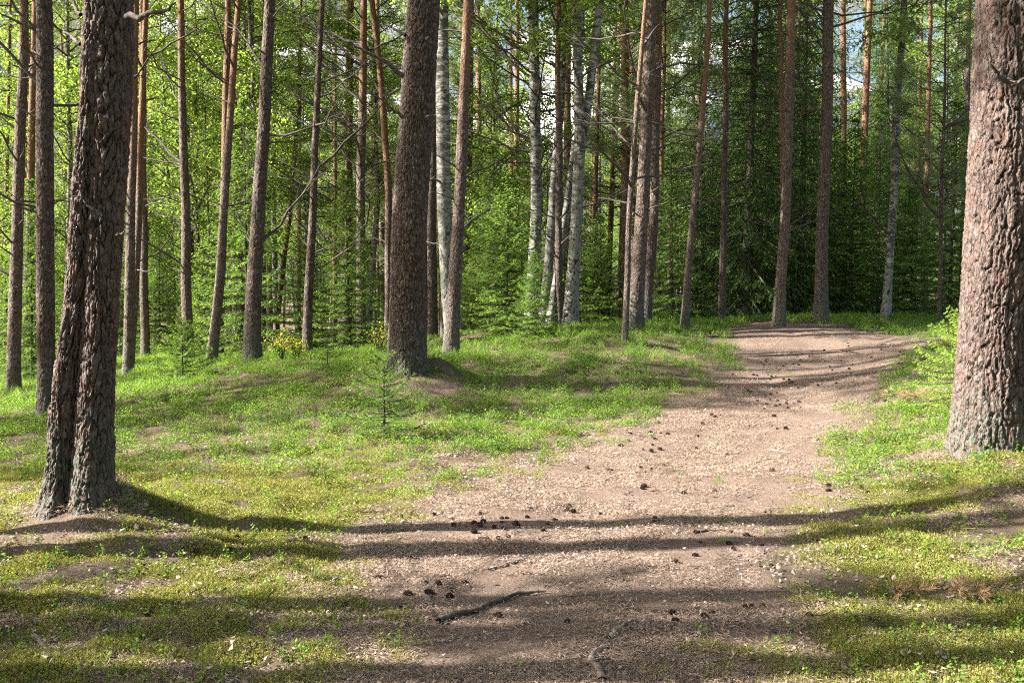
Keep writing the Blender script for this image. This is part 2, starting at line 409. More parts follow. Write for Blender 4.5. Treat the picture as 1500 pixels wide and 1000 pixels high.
# ------------------------------------------------------------------ bright summer clouds low in the sky, far behind the wood
def clouds():
    rr = np.random.default_rng(17); gg = Geo(); n = 14; m = 9
    for k in range(150):
        a = rr.uniform(-1.2, 1.2); d = rr.uniform(3200, 4600); el = rr.uniform(.02, .52); R = rr.uniform(150, 330)
        th = np.arange(n) * 2 * PI / n; ph = np.linspace(.05, PI - .05, m); T_, P_ = np.meshgrid(th, ph)
        q = R * (1 + .28 * (fbm(np.cos(T_) * 2 + k, np.sin(T_) * 2 + P_ * 2, k) - .5) * 2)
        V = np.stack([a * d + q * 1.5 * np.sin(P_) * np.cos(T_), d + q * np.sin(P_) * np.sin(T_), d * el + q * .6 * np.cos(P_)], -1).reshape(-1, 3)
        i = np.arange(m - 1)[:, None] * n; j = np.arange(n)[None, :]; j2 = (j + 1) % n
        gg.add(V, np.stack([i + j, i + n + j, i + n + j2, i + j2], -1).reshape(-1, 4))
    m_, t, out = mat('cloud'); df = t.nodes.new('ShaderNodeBsdfDiffuse'); df.inputs[0].default_value = (.85, .85, .87, 1); L(t, df.outputs[0], out.inputs[0])
    o = link('clouds', gg.mesh('clouds', m_, True)); tag(o, 'bright white summer clouds glimpsed through the treetops', 'clouds', None, 'stuff')
clouds()

# ------------------------------------------------------------------ trunks
def voro(sn, z, nx, cz, seed, jit=.85):
    """cells on a cylinder: sn in 0..1 round the trunk. returns F1, F2, random of the cell"""
    r = np.random.default_rng(seed); nzt = 512
    J = r.random((nx, nzt, 3))
    gxx = sn * nx; gzz = z / cz; ix = np.floor(gxx).astype(int); iz = np.floor(gzz).astype(int)
    f1 = np.full(sn.shape, 9.0); f2 = np.full(sn.shape, 9.0); rid = np.zeros(sn.shape)
    for a in (-1, 0, 1):
        for b in (-1, 0, 1):
            cx = ix + a; cz_ = iz + b; q = J[cx % nx, cz_ % nzt]
            px = cx + .5 + (q[..., 0] - .5) * jit; pz = cz_ + .5 + (q[..., 1] - .5) * jit
            d = np.hypot(gxx - px, gzz - pz)
            c = d < f1
            f2 = np.where(c, f1, np.minimum(f2, d)); rid = np.where(c, q[..., 2], rid); f1 = np.where(c, d, f1)
    return f1, f2, rid

def trunk_mesh(name, ctrl, nseg, dz, zfine, material, seed, amp=.02, cell=(.045, .13), flare=.45, flare_h=.25,
               orange_from=None, kind='pine', lich_h=1.0, roots=5, lobes=(), rough_to=3.6):
    """ctrl rows (z, x, y, r) relative to the foot; fine rings up to zfine, coarse above"""
    ctrl = np.array(ctrl, float); z0, z1 = ctrl[0, 0], ctrl[-1, 0]
    zs = np.concatenate([np.arange(z0, min(zfine, z1), dz), np.linspace(min(zfine, z1), z1, 16)])
    # smooth the polyline
    def sm(c):
        v = np.interp(zs, ctrl[:, 0], ctrl[:, c])
        zz = np.linspace(z0, z1, 400); f = np.interp(zz, ctrl[:, 0], ctrl[:, c]); k = np.ones(25) / 25
        f2 = np.convolve(np.pad(f, 12, mode='edge'), k, 'valid'); return np.interp(zs, zz, f2)
    cx, cy, cr = sm(1), sm(2), np.interp(zs, ctrl[:, 0], ctrl[:, 3])
    cx = cx + (vn(zs * .7, zs * 0, seed) - .5) * .04 * np.clip(zs, 0, 1)
    th = np.arange(nseg) / nseg
    S, Z = np.meshgrid(th, zs); R = np.repeat(cr[:, None], nseg, 1)
    C = 2 * PI * np.median(cr[zs < max(zfine, .5)])
    nx = max(4, round(C / cell[0]))
    an = S * 2 * PI
    per = lambda f, k, sd: vn(np.cos(an) * f + 7, np.sin(an) * f + Z * k, sd)
    Zw = Z + (per(2.0, 1.5, seed) - .5) * cell[1] * 1.5 + (vn(S * 60, Z / cell[1] * 3, seed + 21) - .5) * cell[1] * .25
    Sw = (S + (vn(np.cos(an) * 1.5 + Z * 2.2, np.sin(an) * 1.5 + Z, seed + 2) - .5) * .9 * cell[0] / C * 2 + (vn(S * 40, Z / cell[0] * .9, seed + 22) - .5) * cell[0] / C * .45) % 1.0
    f1, f2, rid = voro(Sw, Zw, nx, cell[1], seed)
    wv_ = vn(Sw * nx * .8 + 3, Z / cell[1] * .9, seed + 11)
    e1 = np.clip((f2 - f1 + (vn(Sw * nx * 5, Z / cell[1] * 7, seed + 12) - .5) * .22) / (.06 + .30 * wv_), 0, 1); e1 = e1 * e1 * (3 - 2 * e1)
    e1 = np.maximum(e1, sstep(.62, .85, vn(Sw * nx * 1.3 + 9, Z / cell[1] * 1.2, seed + 13)) * .75)
    tr_ = fbm(Sw * nx * 3.0 + rid * 9, Z / cell[1] * 3.4 + rid * 5, seed + 14, 4)
    terr = np.floor(tr_ * 9) / 9; e2 = terr * 1.3 - .1
    g1, g2, r2 = voro((Sw + .13) % 1, Zw, max(6, round(C / (cell[0] * .5))), cell[1] * .3, seed + 1)
    cr_ = 1 - .35 * sstep(.10, .0, g2 - g1)
    ph = np.random.default_rng(seed).random(6) * 2 * PI
    fl = 0
    for k in range(roots):
        a0 = ph[k % 6] + k * 2 * PI / max(1, roots)
        fl = fl + np.exp(-(((an - a0 + PI) % (2 * PI) - PI) / .42) ** 2) * (.55 + .45 * math.sin(ph[k % 6] * 3))
    fz = np.exp(-np.clip(Z, -.2, 9) / flare_h)
    R = R * (1 + flare * fz * (.45 + .75 * fl))
    if kind == 'pine':
        og = np.zeros_like(Z) if orange_from is None else sstep(orange_from - 1.0, orange_from + 1.2, Z + (per(1.5, .8, seed + 5) - .5) * 1.2)
        vf = sstep(0, .075, np.abs(vn(Sw * nx * .85 + 4, Z / cell[1] * .28, seed + 31) - .5)) * .6 + .4
        h = np.clip(e1 * (.40 + .22 * rid + .60 * e2) * cr_ * vf, 0, 1.2)
        am = amp * (1 - .75 * og)
        Rr = R + am * (h - .6) + (per(1.2, 1.0, seed + 7) - .5) * .06 * R
    else:
        og = sstep(rough_to, rough_to * .2, Z + (per(1.5, 1.0, seed + 5) - .5) * 1.5)
        h = e1 * (.6 + .4 * rid)
        Rr = R + amp * (h - .8) * og + (per(1.3, .8, seed + 7) - .5) * .08 * R
    for (a0, zc, hh, wd) in lobes:
        Rr = Rr + hh * np.exp(-(((an - a0 + PI) % (2 * PI) - PI) / wd) ** 2 - ((Z - zc) / (wd * .25)) ** 2)
    top = (zs > z1 - .01)[:, None]
    Rr = np.where(top, .004, Rr)
    X = cx[:, None] + Rr * np.cos(an); Y = cy[:, None] + Rr * np.sin(an)
    li = np.clip(sstep(lich_h, 0, Z) + .18, 0, 1)
    V = np.stack([X, Y, Z], -1).reshape(-1, 3)
    m = len(zs); i = np.arange(m - 1)[:, None] * nseg; j = np.arange(nseg)[None, :]; j2 = (j + 1) % nseg
    F = np.stack([i + j, i + j2, i + nseg + j2, i + nseg + j], -1).reshape(-1, 4)
    gg = Geo(); gg.add(V, F, bark=h.ravel(), orng=og.ravel(), lich=li.ravel(), plate=(rid * .6 + r2 * .4).ravel())
    return gg.mesh(name, material, True)

# ------------------------------------------------------------------ dead limbs
def limb_path(L_, rng, up=.25, n=8, curve=.25):
    t = np.linspace(0, 1, n); P = np.zeros((n, 3)); P[:, 0] = t * L_
    P[:, 2] = up * L_ * t ** 1.5 + curve * .3 * L_ * np.sin(t * PI * .9) * rng.uniform(-.4, 1)
    P[:, 1] = L_ * .12 * np.sin(t * rng.uniform(2, 5)) * rng.uniform(-1, 1)
    P[1:] += rng.normal(size=(n - 1, 3)) * L_ * .012
    return P
def dead_branch(L_, r, rng, subs, up=.25, fine=0):
    gg = Geo(); P = limb_path(L_, rng, up); t = np.linspace(0, 1, len(P))
    V, F = tube(P, r * (1 - t) ** .8 + .0022, 5); gg.add(V, F)
    for k in range(subs):
        f = rng.uniform(.2, .95); q = np.array([np.interp(f, t, P[:, c]) for c in range(3)])
        a = rng.choice([-1, 1]) * rng.uniform(.4, 1.0); e = rng.uniform(-.3, .6); l2 = L_ * rng.uniform(.15, .45) * (1.15 - f)
        d = np.array([math.cos(a), math.sin(a), e]); d /= np.linalg.norm(d)
        tt = np.linspace(0, 1, 5)[:, None]; B = q + d * l2 * tt + np.array([0, 0, 1]) * l2 * .2 * tt ** 2 * rng.uniform(-1, 1) + rng.normal(size=(5, 3)) * l2 * .03 * (tt > 0)
        V, F = tube(B, r * .4 * (1 - f * .6) * (1 - tt[:, 0]) ** .7 + .0018, 4); gg.add(V, F)
        for q2 in range(fine):
            k2 = rng.integers(1, 5); d2 = nrm(d + rng.normal(size=3) * .6); E = B[k2] + d2 * l2 * .4 * np.linspace(0, 1, 3)[:, None]
            V, F = tube(E, [.003, .0022, .0012], 3); gg.add(V, F)
    return gg
rb = np.random.default_rng(99)
DB = [dead_branch(L_, r, rb, sb, up, fn).mesh('branch', M_DEAD, True) for (L_, r, sb, up, fn) in
      [(1.1, .016, 3, .25, 1), (1.6, .018, 5, .35, 1), (.7, .013, 2, .1, 0), (2.1, .022, 7, .5, 2), (1.3, .015, 6, .0, 2), (.45, .016, 1, .3, 0), (1.8, .018, 9, .2, 2), (.25, .017, 0, .2, 0)]]
DBL = [1.1, 1.6, .7, 2.1, 1.3, .45, 1.8, .25]

# ------------------------------------------------------------------ crowns (shared between trees)
def pine_crown(H, z0, R, nb, rng, tuft=.13, tufts=80, m=14):
    wood = Geo(); S0, S1 = [], []
    for k in range(nb):
        f = (k + rng.random()) / nb; z = z0 + (H - z0) * f
        Lb = R * (1.05 - .75 * f) * rng.uniform(.6, 1.15); az = rng.uniform(0, 2 * PI); el = rng.uniform(-.05, .35) + .5 * f
        n = 7; t = np.linspace(0, 1, n)
        P = np.stack([math.cos(az) * Lb * t * math.cos(el), math.sin(az) * Lb * t * math.cos(el), z + Lb * (math.sin(el) * t + .12 * t ** 2 - .1 * np.sin(t * PI))], 1)
        V, F = tube(P, 0.018 * Lb / R * (1 - t) + .004, 4); wood.add(V, F)
        q = max(6, int(tufts * Lb / R)); ts = rng.uniform(.3, 1.02, q) ** .7
        C = np.stack([np.interp(ts, t, P[:, c]) for c in range(3)], 1)
        off = rng.normal(size=(q, 3)) * np.array([.3, .3, .12]) * Lb * .42 * (1.1 - ts * .4)[:, None]
        C = C + off; A = nrm(off + np.array([math.cos(az), math.sin(az), .5]) * .3)
        S0.append(C); S1.append(C + A * tuft * 1.3)
        for w_ in range(0, q, 3):
            V, F = tube(np.stack([C[w_] - off[w_] * .95, C[w_] - off[w_] * .4 + rng.normal(size=3) * .03, C[w_]]), [.006, .005, .003], 3); wood.add(V, F)
    fo = Geo(); needles(fo, np.concatenate(S0), np.concatenate(S1), m, tuft, tuft * .13, rng, 1.0, .55)
    return fo.mesh('crown', M_PINE_NEEDLE), wood.mesh('branches', M_DEAD, True)

def birch_crown(H, z0, R, nb, rng, leaf=.055, per=150, droop=.5, sag=1.0):
    wood = Geo(); C_ = []
    for k in range(nb):
        f = (k + rng.random()) / nb; z = z0 + (H - z0) * f
        Lb = R * math.sin(PI * min(1, .18 + .82 * f) ** .9) ** .6 * rng.uniform(.55, 1.15) + .25
        az = rng.uniform(0, 2 * PI); el = rng.uniform(.35, .9)
        n = 8; t = np.linspace(0, 1, n)
        P = np.stack([math.cos(az) * Lb * t * math.cos(el), math.sin(az) * Lb * t * math.cos(el), z + Lb * (math.sin(el) * t - droop * sag * t ** 2.5)], 1)
        V, F = tube(P, .022 * Lb / R * (1 - t) + .004, 4); wood.add(V, F)
        q = int(per * Lb / R); nt_ = max(3, q // 14)
        ts = rng.uniform(.25, 1.0, nt_); Q = np.stack([np.interp(ts, t, P[:, c]) for c in range(3)], 1)
        E = Q + rng.normal(size=(nt_, 3)) * np.array([.28, .28, .16]) * Lb * .7 + np.array([0, 0, -.12])
        for a, b in zip(Q, E):
            V, F = tube(np.stack([a, (a + b) / 2 + np.array([0, 0, .04]), b]), [.005, .004, .002], 3); wood.add(V, F)
        tt = rng.random((nt_, 14, 1)) ** .8
        c = Q[:, None] * (1 - tt) + E[:, None] * tt + rng.normal(size=(nt_, 14, 3)) * .09
        C_.append(c.reshape(-1, 3))
    fo = Geo(); leaf_cloud(fo, np.concatenate(C_), rng, leaf)
    return fo.mesh('crown', M_BIRCH_LEAF), wood.mesh('branches', M_DEAD, True)

def spruce(H, R, whorls, nb, rng, step=.07, lat=.22, m=9, nl=.018, nw=.004, droop=.35, hang=0.0, base=.04, material=None, tipf=.25, bare=0.0, twr=.011, power=.85):
    wood = Geo(); P0, P1, TP = [], [], []
    zt = np.linspace(0, H * 1.0, 14); V, F = tube(np.stack([zt * 0, zt * 0, zt - .04], 1), twr * H ** .8 * (1 - zt / H) ** .9 + .003, 7); wood.add(V, F)
    for k in range(whorls):
        f = base + (1 - base) * (k + .3 * rng.random()) / whorls; z = H * f
        if f < bare: continue
        L0 = R * (1 - f) ** power + .02
        for b in range(nb):
            az = 2 * PI * (b + rng.uniform(-.3, .3)) / nb + k * 2.4; Lb = L0 * rng.uniform(.75, 1.12); el = .75 * f - .1
            zz = z + rng.uniform(-.5, .5) * H / whorls * .8
            n = max(3, int(Lb / step)); t = (np.arange(n) + 1) / n
            dirh = np.array([math.cos(az), math.sin(az), 0]); side = np.array([-math.sin(az), math.cos(az), 0])
            path = lambda q: dirh * (Lb * q)[:, None] + np.array([0, 0, 1]) * (zz + Lb * (math.sin(el) * q - droop * (1 - f * .7) * q ** 1.4 + .18 * q ** 4))[:, None]
            PT = path(np.linspace(0, 1, 6)); V, F = tube(PT, np.linspace(.011 * Lb + .002, .0015, 6), 4); wood.add(V, F)
            A = path(t * .98); Bq = path(np.minimum(1, t * .98 + .05))
            # needles on the main axis
            P0.append(A); P1.append(A + (Bq - A)); TP.append(np.where(t > .85, 1.0, tipf * rng.random(n)))
            for sgn in (-1, 1):
                ll = (lat * min(1, Lb / .6 + .25)) * np.clip(1.15 - t, .18, 1) ** .6 * rng.uniform(.6, 1.2, n)
                D = nrm(dirh * .75 + side * sgn * .8 + np.array([0, 0, -.12 - hang]) + rng.normal(size=(n, 3)) * .12)
                a0 = A; a1 = A + D * ll[:, None]; a1[:, 2] -= hang * ll
                mid = a0 * .45 + a1 * .55
                P0 += [a0, mid]; P1 += [mid, a1]; TP += [tipf * .3 * rng.random(n), np.clip(tipf * 3 * rng.random(n), 0, 1)]
    fo = Geo(); needles(fo, np.concatenate(P0), np.concatenate(P1), m, nl, nw, rng, .85, .75, np.concatenate(TP))
    return fo.mesh('crown', material or M_SPRUCE_NEEDLE), wood.mesh('trunk', M_DEAD, True)

rc = np.random.default_rng(21)
PC = [pine_crown(19, 10.5, 2.6, 34, rc), pine_crown(18, 9, 2.4, 36, rc), pine_crown(20, 12, 2.9, 34, rc)]           # tall pines
PCS = pine_crown(18, 12.5, 1.5, 18, rc, .13, 50, 12)
PCL = [pine_crown(15, 4.0, 2.2, 52, rc, .12, 85, 13), pine_crown(13, 3.0, 2.0, 50, rc, .12, 85, 13)]              # young pines with low crowns
BC = [birch_crown(16, 4.5, 2.5, 60, rc, .068, 430), birch_crown(17, 5.5, 2.6, 56, rc, .085, 360), birch_crown(14, 3.0, 2.3, 60, rc, .068, 440)]
BS = [birch_crown(7, .8, 1.4, 44, rc, .06, 260, .3)]                                                            # birch sapling
SP_BIG = [spruce(15, 2.3, 44, 8, rc, .13, .46, 9, .05, .020, .45, .55, .03, M_SPRUCE_DARK, .12, twr=.013),
          spruce(13, 2.0, 40, 8, rc, .13, .44, 9, .05, .020, .4, .3, .03, M_SPRUCE_DARK, .2, twr=.013)]
SP_MID = [spruce(5, 1.3, 26, 8, rc, .08, .30, 9, .038, .013, .3, .1, .03, None, .3), spruce(3.5, 1.25, 19, 9, rc, .07, .28, 10, .036, .012, .25, .05, .02, None, .35)]

# ------------------------------------------------------------------ named trees of the photograph
def taper_ctrl(base, pts, d, H, foot=.25, rng=None, sway=.0):
    """pts: (v, u, width px) from the foot upwards"""
    rows = []
    for (v, u, wpx) in pts:
        p = at(u, v, d); rows.append([p[2] - base[2], p[0] - base[0], 0.0, wpx * .5 * d / F_PX])
    rows.sort(key=lambda r: r[0])
    r0 = rows[0]
    rows.insert(0, [-foot, r0[1] - (rows[1][1] - r0[1]) / max(.1, rows[1][0] - r0[0]) * foot, 0, r0[3]])
    a, b = rows[-2], rows[-1]; sl_ = (b[1] - a[1]) / max(.2, b[0] - a[0])
    if H > b[0] + 1:
        for k in (1, 2, 3):
            zz = b[0] + (H - b[0]) * k / 3; rr = b[3] * (1 - k / 3 * .9)
            rows.append([zz, b[1] + sl_ * (zz - b[0]) * (1 - .18 * k), 0, rr])
    if sway:
        for r in rows: r[2] = sway * math.sin(r[0] * .25)
    return rows

def interp_ctrl(rows, z):
    rr = np.array(rows); return [float(np.interp(z, rr[:, 0], rr[:, c])) for c in (1, 2, 3)]

TREES = []
def add_branches(root, rows, rng, n, zlo, zhi, az_bias=None, kinds=None, scl=(.7, 1.3)):
    for k in range(n):
        z = rng.uniform(zlo, zhi); x, y, r = interp_ctrl(rows, z)
        az = rng.uniform(0, 2 * PI) if az_bias is None or rng.random() < .35 else rng.normal(az_bias, .45)
        q = int(rng.choice(kinds if kinds is not None else [0, 1, 2, 3, 4, 5, 6, 7, 7, 5]))
        link('branch', DB[q], root, (x + math.cos(az) * r * .7, y + math.sin(az) * r * .7, z), (rng.uniform(-.5, .5), -rng.uniform(-.1, .55), az), float(rng.uniform(*scl)))

def tree(kind, label, d, pts, H, seg=40, dz=.03, amp=.012, cell=(.05, .13), orange=None, nbr=8, crown=None, cz=1.0, material=None,
         flare=.35, roots=5, group=None, zf=None, az=None, lich=1.0, kinds=None, zlo=1.6, rough_to=3.6):
    seed = len(TREES) * 13 + 5; rng = np.random.default_rng(seed)
    v, u, _ = pts[0]
    p = at(u, v, d); base = (p[0], d, gh(p[0], d))
    name = {'pine': 'pine_tree', 'birch': 'birch_tree'}[kind]
    root = link(name, None, None, base)
    tag(root, label, kind if kind != 'pine' else 'pine tree', group)
    root['category'] = 'pine tree' if kind == 'pine' else 'birch tree'
    rows = taper_ctrl(base, pts, d, H, sway=rng.uniform(-.15, .15))
    zf = zf if zf else (pts and at(0, -20, d)[2] - base[2])
    me = trunk_mesh('trunk', rows, seg, dz, zf, material or (M_PINE if kind == 'pine' else M_BIRCH), seed, amp, cell, flare, .22, orange, kind, lich, roots, (), rough_to)
    link('trunk', me, root)
    add_branches(root, rows, rng, nbr, zlo, zf, az, kinds)
    if crown is not None:
        cf, cw = crown; x, y, r = interp_ctrl(rows, H * .7)
        s_ = cz; az_ = rng.uniform(0, 6.28)
        link('crown', cf, root, (x, y, 0), (0, 0, az_), s_); c2 = link('branches', cw, root, (x, y, 0), (0, 0, az_), s_); c2['kind'] = 'stuff'
    TREES.append((root, rows, base)); return root, rows, base
GP_FAR = 'tall pines across the middle distance'
# --- the left foreground pine: two grown-together stems
root, rowsL, baseL = tree('pine', 'thick rugged double stemmed pine in the left foreground, lit along its left edge', 6.2,
     [(768, 134, 62), (700, 134, 56), (600, 137, 52), (450, 142, 50), (300, 147, 52), (150, 153, 60), (0, 157, 66)], 17, seg=180, dz=.009, amp=.024, cell=(.036, .15),
     nbr=0, crown=PC[0], material=M_PINE_BIG, flare=.24, roots=6, lich=.7, zf=4.2)
rowsL2 = taper_ctrl(baseL, [(768, 76, 50), (700, 84, 38), (600, 91, 38), (450, 107, 34), (300, 117, 34), (150, 133, 34), (0, 142, 34)], 6.17, 4.2)
link('trunk', trunk_mesh('side_trunk', rowsL2, 120, .009, 4.2, M_PINE_BIG, 77, .030, (.034, .2), .36, .2, None, 'pine', .9, 4), root)
def limb(root, base, pxs, r0, d, mesh_mat=M_DEAD, dy=0.0, name='branch'):
    """a particular limb traced through pixels, with its own depth run dy"""
    P = np.array([at(u, v, d + dy * k / (len(pxs) - 1)) - np.array(base) for k, (u, v) in enumerate(pxs)])
    t = np.linspace(0, 1, len(P)); tt = np.linspace(0, 1, 14)
    Q = np.stack([np.interp(tt, t, P[:, c]) for c in range(3)], 1); Q[1:] += np.random.default_rng(int(pxs[0][0])).normal(size=(13, 3)) * r0 * .35
    V, F = tube(Q, r0 * (1 - tt * .75) * (1 + .15 * np.sin(tt * 37)), 7); gg = Geo(); gg.add(V, F)
    link(name, gg.mesh(name, mesh_mat, True), root)
limb(root, baseL, [(186, 26), (205, 24), (225, 18), (240, 15), (256, 8)], .022, 6.1, dy=-.3)
limb(root, baseL, [(226, 17), (234, 20), (240, 22)], .011, 5.95)
limb(root, baseL, [(118, 65), (105, 54), (90, 44)], .014, 6.2, dy=.2)
limb(root, baseL, [(118, 22), (108, 8), (97, -6)], .014, 6.2, dy=.1)
limb(root, baseL, [(150, 318), (128, 300), (119, 290)], .010, 6.05)
limb(root, baseL, [(172, 345), (180, 343), (183, 338)], .012, 6.1)
# --- the right foreground pine
root, rowsR, baseR = tree('pine', 'thick reddish pine with broad plated bark cut off by the right edge', 7.9,
     [(655, 1450, 104), (600, 1452, 100), (500, 1456, 97), (300, 1464, 95), (150, 1472, 92), (0, 1480, 90)], 19, seg=210, dz=.0095, amp=.030, cell=(.040, .19),
     nbr=0, crown=PC[2], material=M_PINE_BIG, flare=.12, roots=6, lich=.6, zf=4.4)
limb(root, baseR, [(1478, 118), (1466, 112), (1456, 100), (1449, 80)], .024, 7.58, dy=-.12)
limb(root, baseR, [(1478, 118), (1490, 122), (1503, 118)], .03, 7.58, dy=-.15)
# --- the centre pine
root, rowsC, baseC = tree('pine', 'big dark brown pine in the middle with three dead limbs pointing left', 12.6,
     [(552, 596, 56), (500, 596, 54), (400, 597, 51), (300, 601, 51), (150, 610, 49), (0, 620, 46)], 18, seg=170, dz=.014, amp=.024, cell=(.034, .13),
     nbr=0, crown=PC[0], material=M_PINE_DARK, flare=.22, roots=7, lich=.8, zf=5.8)
limb(root, baseC, [(592, 112), (572, 96), (550, 84), (530, 72), (509, 60)], .034, 12.4, dy=-.3)
limb(root, baseC, [(591, 172), (575, 160), (560, 147), (543, 135)], .026, 12.4, dy=-.3)
limb(root, baseC, [(594, 52), (582, 44), (568, 39), (557, 35)], .024, 12.5, dy=.2)
limb(root, baseC, [(624, 60), (628, 56), (632, 55)], .024, 12.4)
limb(root, baseC, [(622, 172), (630, 170), (638, 168)], .012, 12.3)

T = tree
T('pine', 'upright dark pine close behind the left double stemmed pine', 13.0, [(607, 68, 24), (450, 71, 25), (300, 71, 24), (0, 70, 22)], 17, 60, .02, .014, (.045, .09), nbr=14, crown=PC[1], az=PI, material=M_PINE_DARK)
T('pine', 'straight dark pine standing lowest at the far left edge', 19.0, [(574, 20, 20), (330, 25, 16), (0, 34, 12)], 17, orange=7, crown=PC[1], nbr=17)
T('pine', 'thin reddish pine at the very left edge of the photo', 26, [(560, 8, 8), (330, 10, 6), (0, 15, 4)], 15, 20, .06, orange=3.5, crown=PC[1], nbr=8)
T('pine', 'slender orange brown pine between the two dark left edge pines', 24, [(550, 36, 13), (330, 45, 11), (0, 53, 9)], 16, 28, .05, orange=4.2, crown=PC[1], nbr=14)
T('birch', 'dark twiggy birch seen just left of the double stemmed pine', 28, [(540, 96, 8), (250, 101, 7), (0, 97, 5)], 14, 24, .06, crown=BC[1], nbr=20)
T('pine', 'orange pine with dark foot right of the double stemmed pine', 19.0, [(553, 187, 16), (300, 193, 12), (0, 199, 9)], 18, orange=4.4, crown=PC[0], nbr=11, amp=.008, az=PI)
T('pine', 'second orange pine crossing behind its neighbour at the upper left', 20.5, [(546, 191, 11), (300, 201, 10), (150, 206, 9), (0, 211, 8)], 18, orange=3.6, crown=PC[1], nbr=11, amp=.006)
T('pine', 'thin far pine standing straight behind the crossing orange pair', 24.0, [(524, 213, 13), (300, 210, 10), (0, 209, 7)], 17, 28, .05, orange=4.0, crown=PC[1], nbr=11)
T('pine', 'grey brown pine rising behind the small spruce on the left', 21.0, [(527, 276, 16), (330, 271, 13), (0, 264, 9)], 18, orange=6.0, crown=PC[2], nbr=17, az=PI)
T('pine', 'leaning orange pine that crosses its straight neighbour', 19.5, [(530, 310, 16), (330, 328, 12), (0, 350, 8)], 18, orange=4.6, crown=PC[0], nbr=11, amp=.007)
T('pine', 'upright orange pine crossed by the leaning one', 22.5, [(520, 320, 12), (300, 326, 11), (0, 332, 9)], 18, orange=4.0, crown=PC[1], nbr=17, amp=.006, az=PI)
T('birch', 'thin dark birch wrapped in bright leaves left of centre', 27, [(525, 345, 8), (250, 355, 7), (0, 360, 4)], 15, 20, .06, crown=BC[2], nbr=17)
T('pine', 'thin straight orange pine beside the leafy dark birch', 28, [(520, 362, 8), (250, 367, 7), (0, 368, 6)], 17, 20, .06, orange=3.0, crown=PC[1], nbr=14)
T('pine', 'stout grey pine left of the yellow flowering shrub', 17.0, [(531, 369, 26), (450, 371, 23), (330, 378, 20), (0, 395, 15)], 18, 60, .022, .013, (.045, .1), orange=7.5, crown=PC[0], nbr=13, material=M_PINE_DARK)
T('pine', 'crooked far pine with a kinked dark stem', 30, [(500, 402, 9), (430, 411, 8), (300, 425, 7), (230, 430, 7), (180, 437, 6), (60, 440, 5)], 14, 20, .06, orange=3.0, crown=PCL[0], nbr=20)
T('pine', 'narrow leaning pine right of the yellow flowering shrub', 19.0, [(524, 449, 14), (330, 458, 11), (0, 475, 7)], 17, orange=8, crown=PC[1], nbr=10, material=M_PINE_DARK)
T('pine', 'pine with long pale arching dead boughs left of the centre pine', 22, [(520, 529, 15), (300, 528, 12), (150, 530, 12), (0, 532, 9)], 18, orange=5.2, crown=PC[2], nbr=31, az=PI * .95, kinds=[3, 3, 6, 1, 6])
T('pine', 'bent orange pine just left of the centre pine', 24, [(515, 568, 11), (300, 570, 10), (150, 562, 9), (0, 546, 8)], 18, 30, .05, orange=3.6, crown=PC[1], nbr=17, az=PI)
T('birch', 'small leaning grey birch left of the centre pine', 27, [(512, 535, 10), (430, 542, 9), (300, 553, 8), (150, 550, 6), (0, 546, 4)], 12, 24, .06, crown=BC[0], cz=.8, nbr=11)
T('pine', 'smooth brown pine half hidden behind the centre pine', 20, [(492, 634, 15), (300, 632, 13), (0, 636, 11)], 18, orange=5, crown=PC[0], nbr=5, material=M_PINE_DARK)
T('birch', 'stout black and white birch right behind the centre pine', 18.0, [(503, 672, 30), (450, 656, 22), (300, 650, 21), (150, 648, 20), (0, 649, 17)], 17, 56, .025, .014, (.05, .14), crown=BC[1], nbr=8, flare=.5)
T('pine', 'leaning salmon coloured pine in front of the stout birch', 15.5, [(522, 660, 23), (450, 663, 20), (300, 671, 17), (150, 679, 15), (0, 686, 12)], 17, 60, .02, .009, (.045, .1), orange=4.2, crown=PC[1], nbr=7, az=PI, kinds=[7, 7, 5, 2])
T('pine', 'far orange pine right of the leaning salmon pine', 32, [(475, 686, 8), (210, 689, 6), (0, 691, 5)], 16, 20, .07, orange=2.0, crown=PC[1], nbr=11)
T('birch', 'big shaggy barked birch leftmost of the birch clump', 20.5, [(472, 778, 22), (400, 782, 18), (300, 787, 16), (150, 784, 16), (0, 780, 14)], 17, 50, .028, .014, (.05, .14), crown=BC[1], nbr=23, az=PI, kinds=[3, 6, 1, 4], zlo=3)
T('pine', 'straight reddish brown pine in the middle of the birch clump', 20.5, [(474, 819, 12), (300, 819, 9.5), (0, 817, 7)], 17, 34, .03, .008, orange=5.0, crown=PC[1], nbr=17)
T('birch', 'grey mottled birch leaning behind the reddish pine of the clump', 22, [(470, 795, 17), (400, 803, 14), (300, 809, 12), (150, 822, 11), (0, 826, 10)], 17, 40, .035, .012, crown=BC[1], nbr=8)
T('birch', 'leaning dark birch half hidden inside the clump', 21.5, [(472, 806, 15), (400, 817, 12), (300, 830, 11), (200, 842, 9), (100, 850, 7)], 9, 30, .04, .012, nbr=5)
rt, rw, bs_ = T('birch', 'white forked birch with two tall stems rightmost of the birch clump', 19.5, [(482, 834, 24), (400, 841, 19), (300, 846, 17), (200, 850, 16), (150, 849, 14), (0, 843, 12)], 17, 50, .028, .012, (.05, .14), crown=BC[1], nbr=5)
rw2 = [[r_[0], r_[1], .0, r_[3]] for r_ in taper_ctrl(bs_, [(215, 850, 10), (190, 856, 13), (120, 866, 12.5), (60, 872, 12), (0, 880, 11)], 19.5, 12)][1:]
link('trunk', trunk_mesh('side_stem', rw2, 36, .04, 6.8, M_BIRCH, 41, .004, (.05, .14), 0, .2, None, 'birch', 0, 0), rt)
limb(rt, bs_, [(856, 150), (848, 120), (840, 100), (836, 80)], .035, 19.3, dy=-.4)
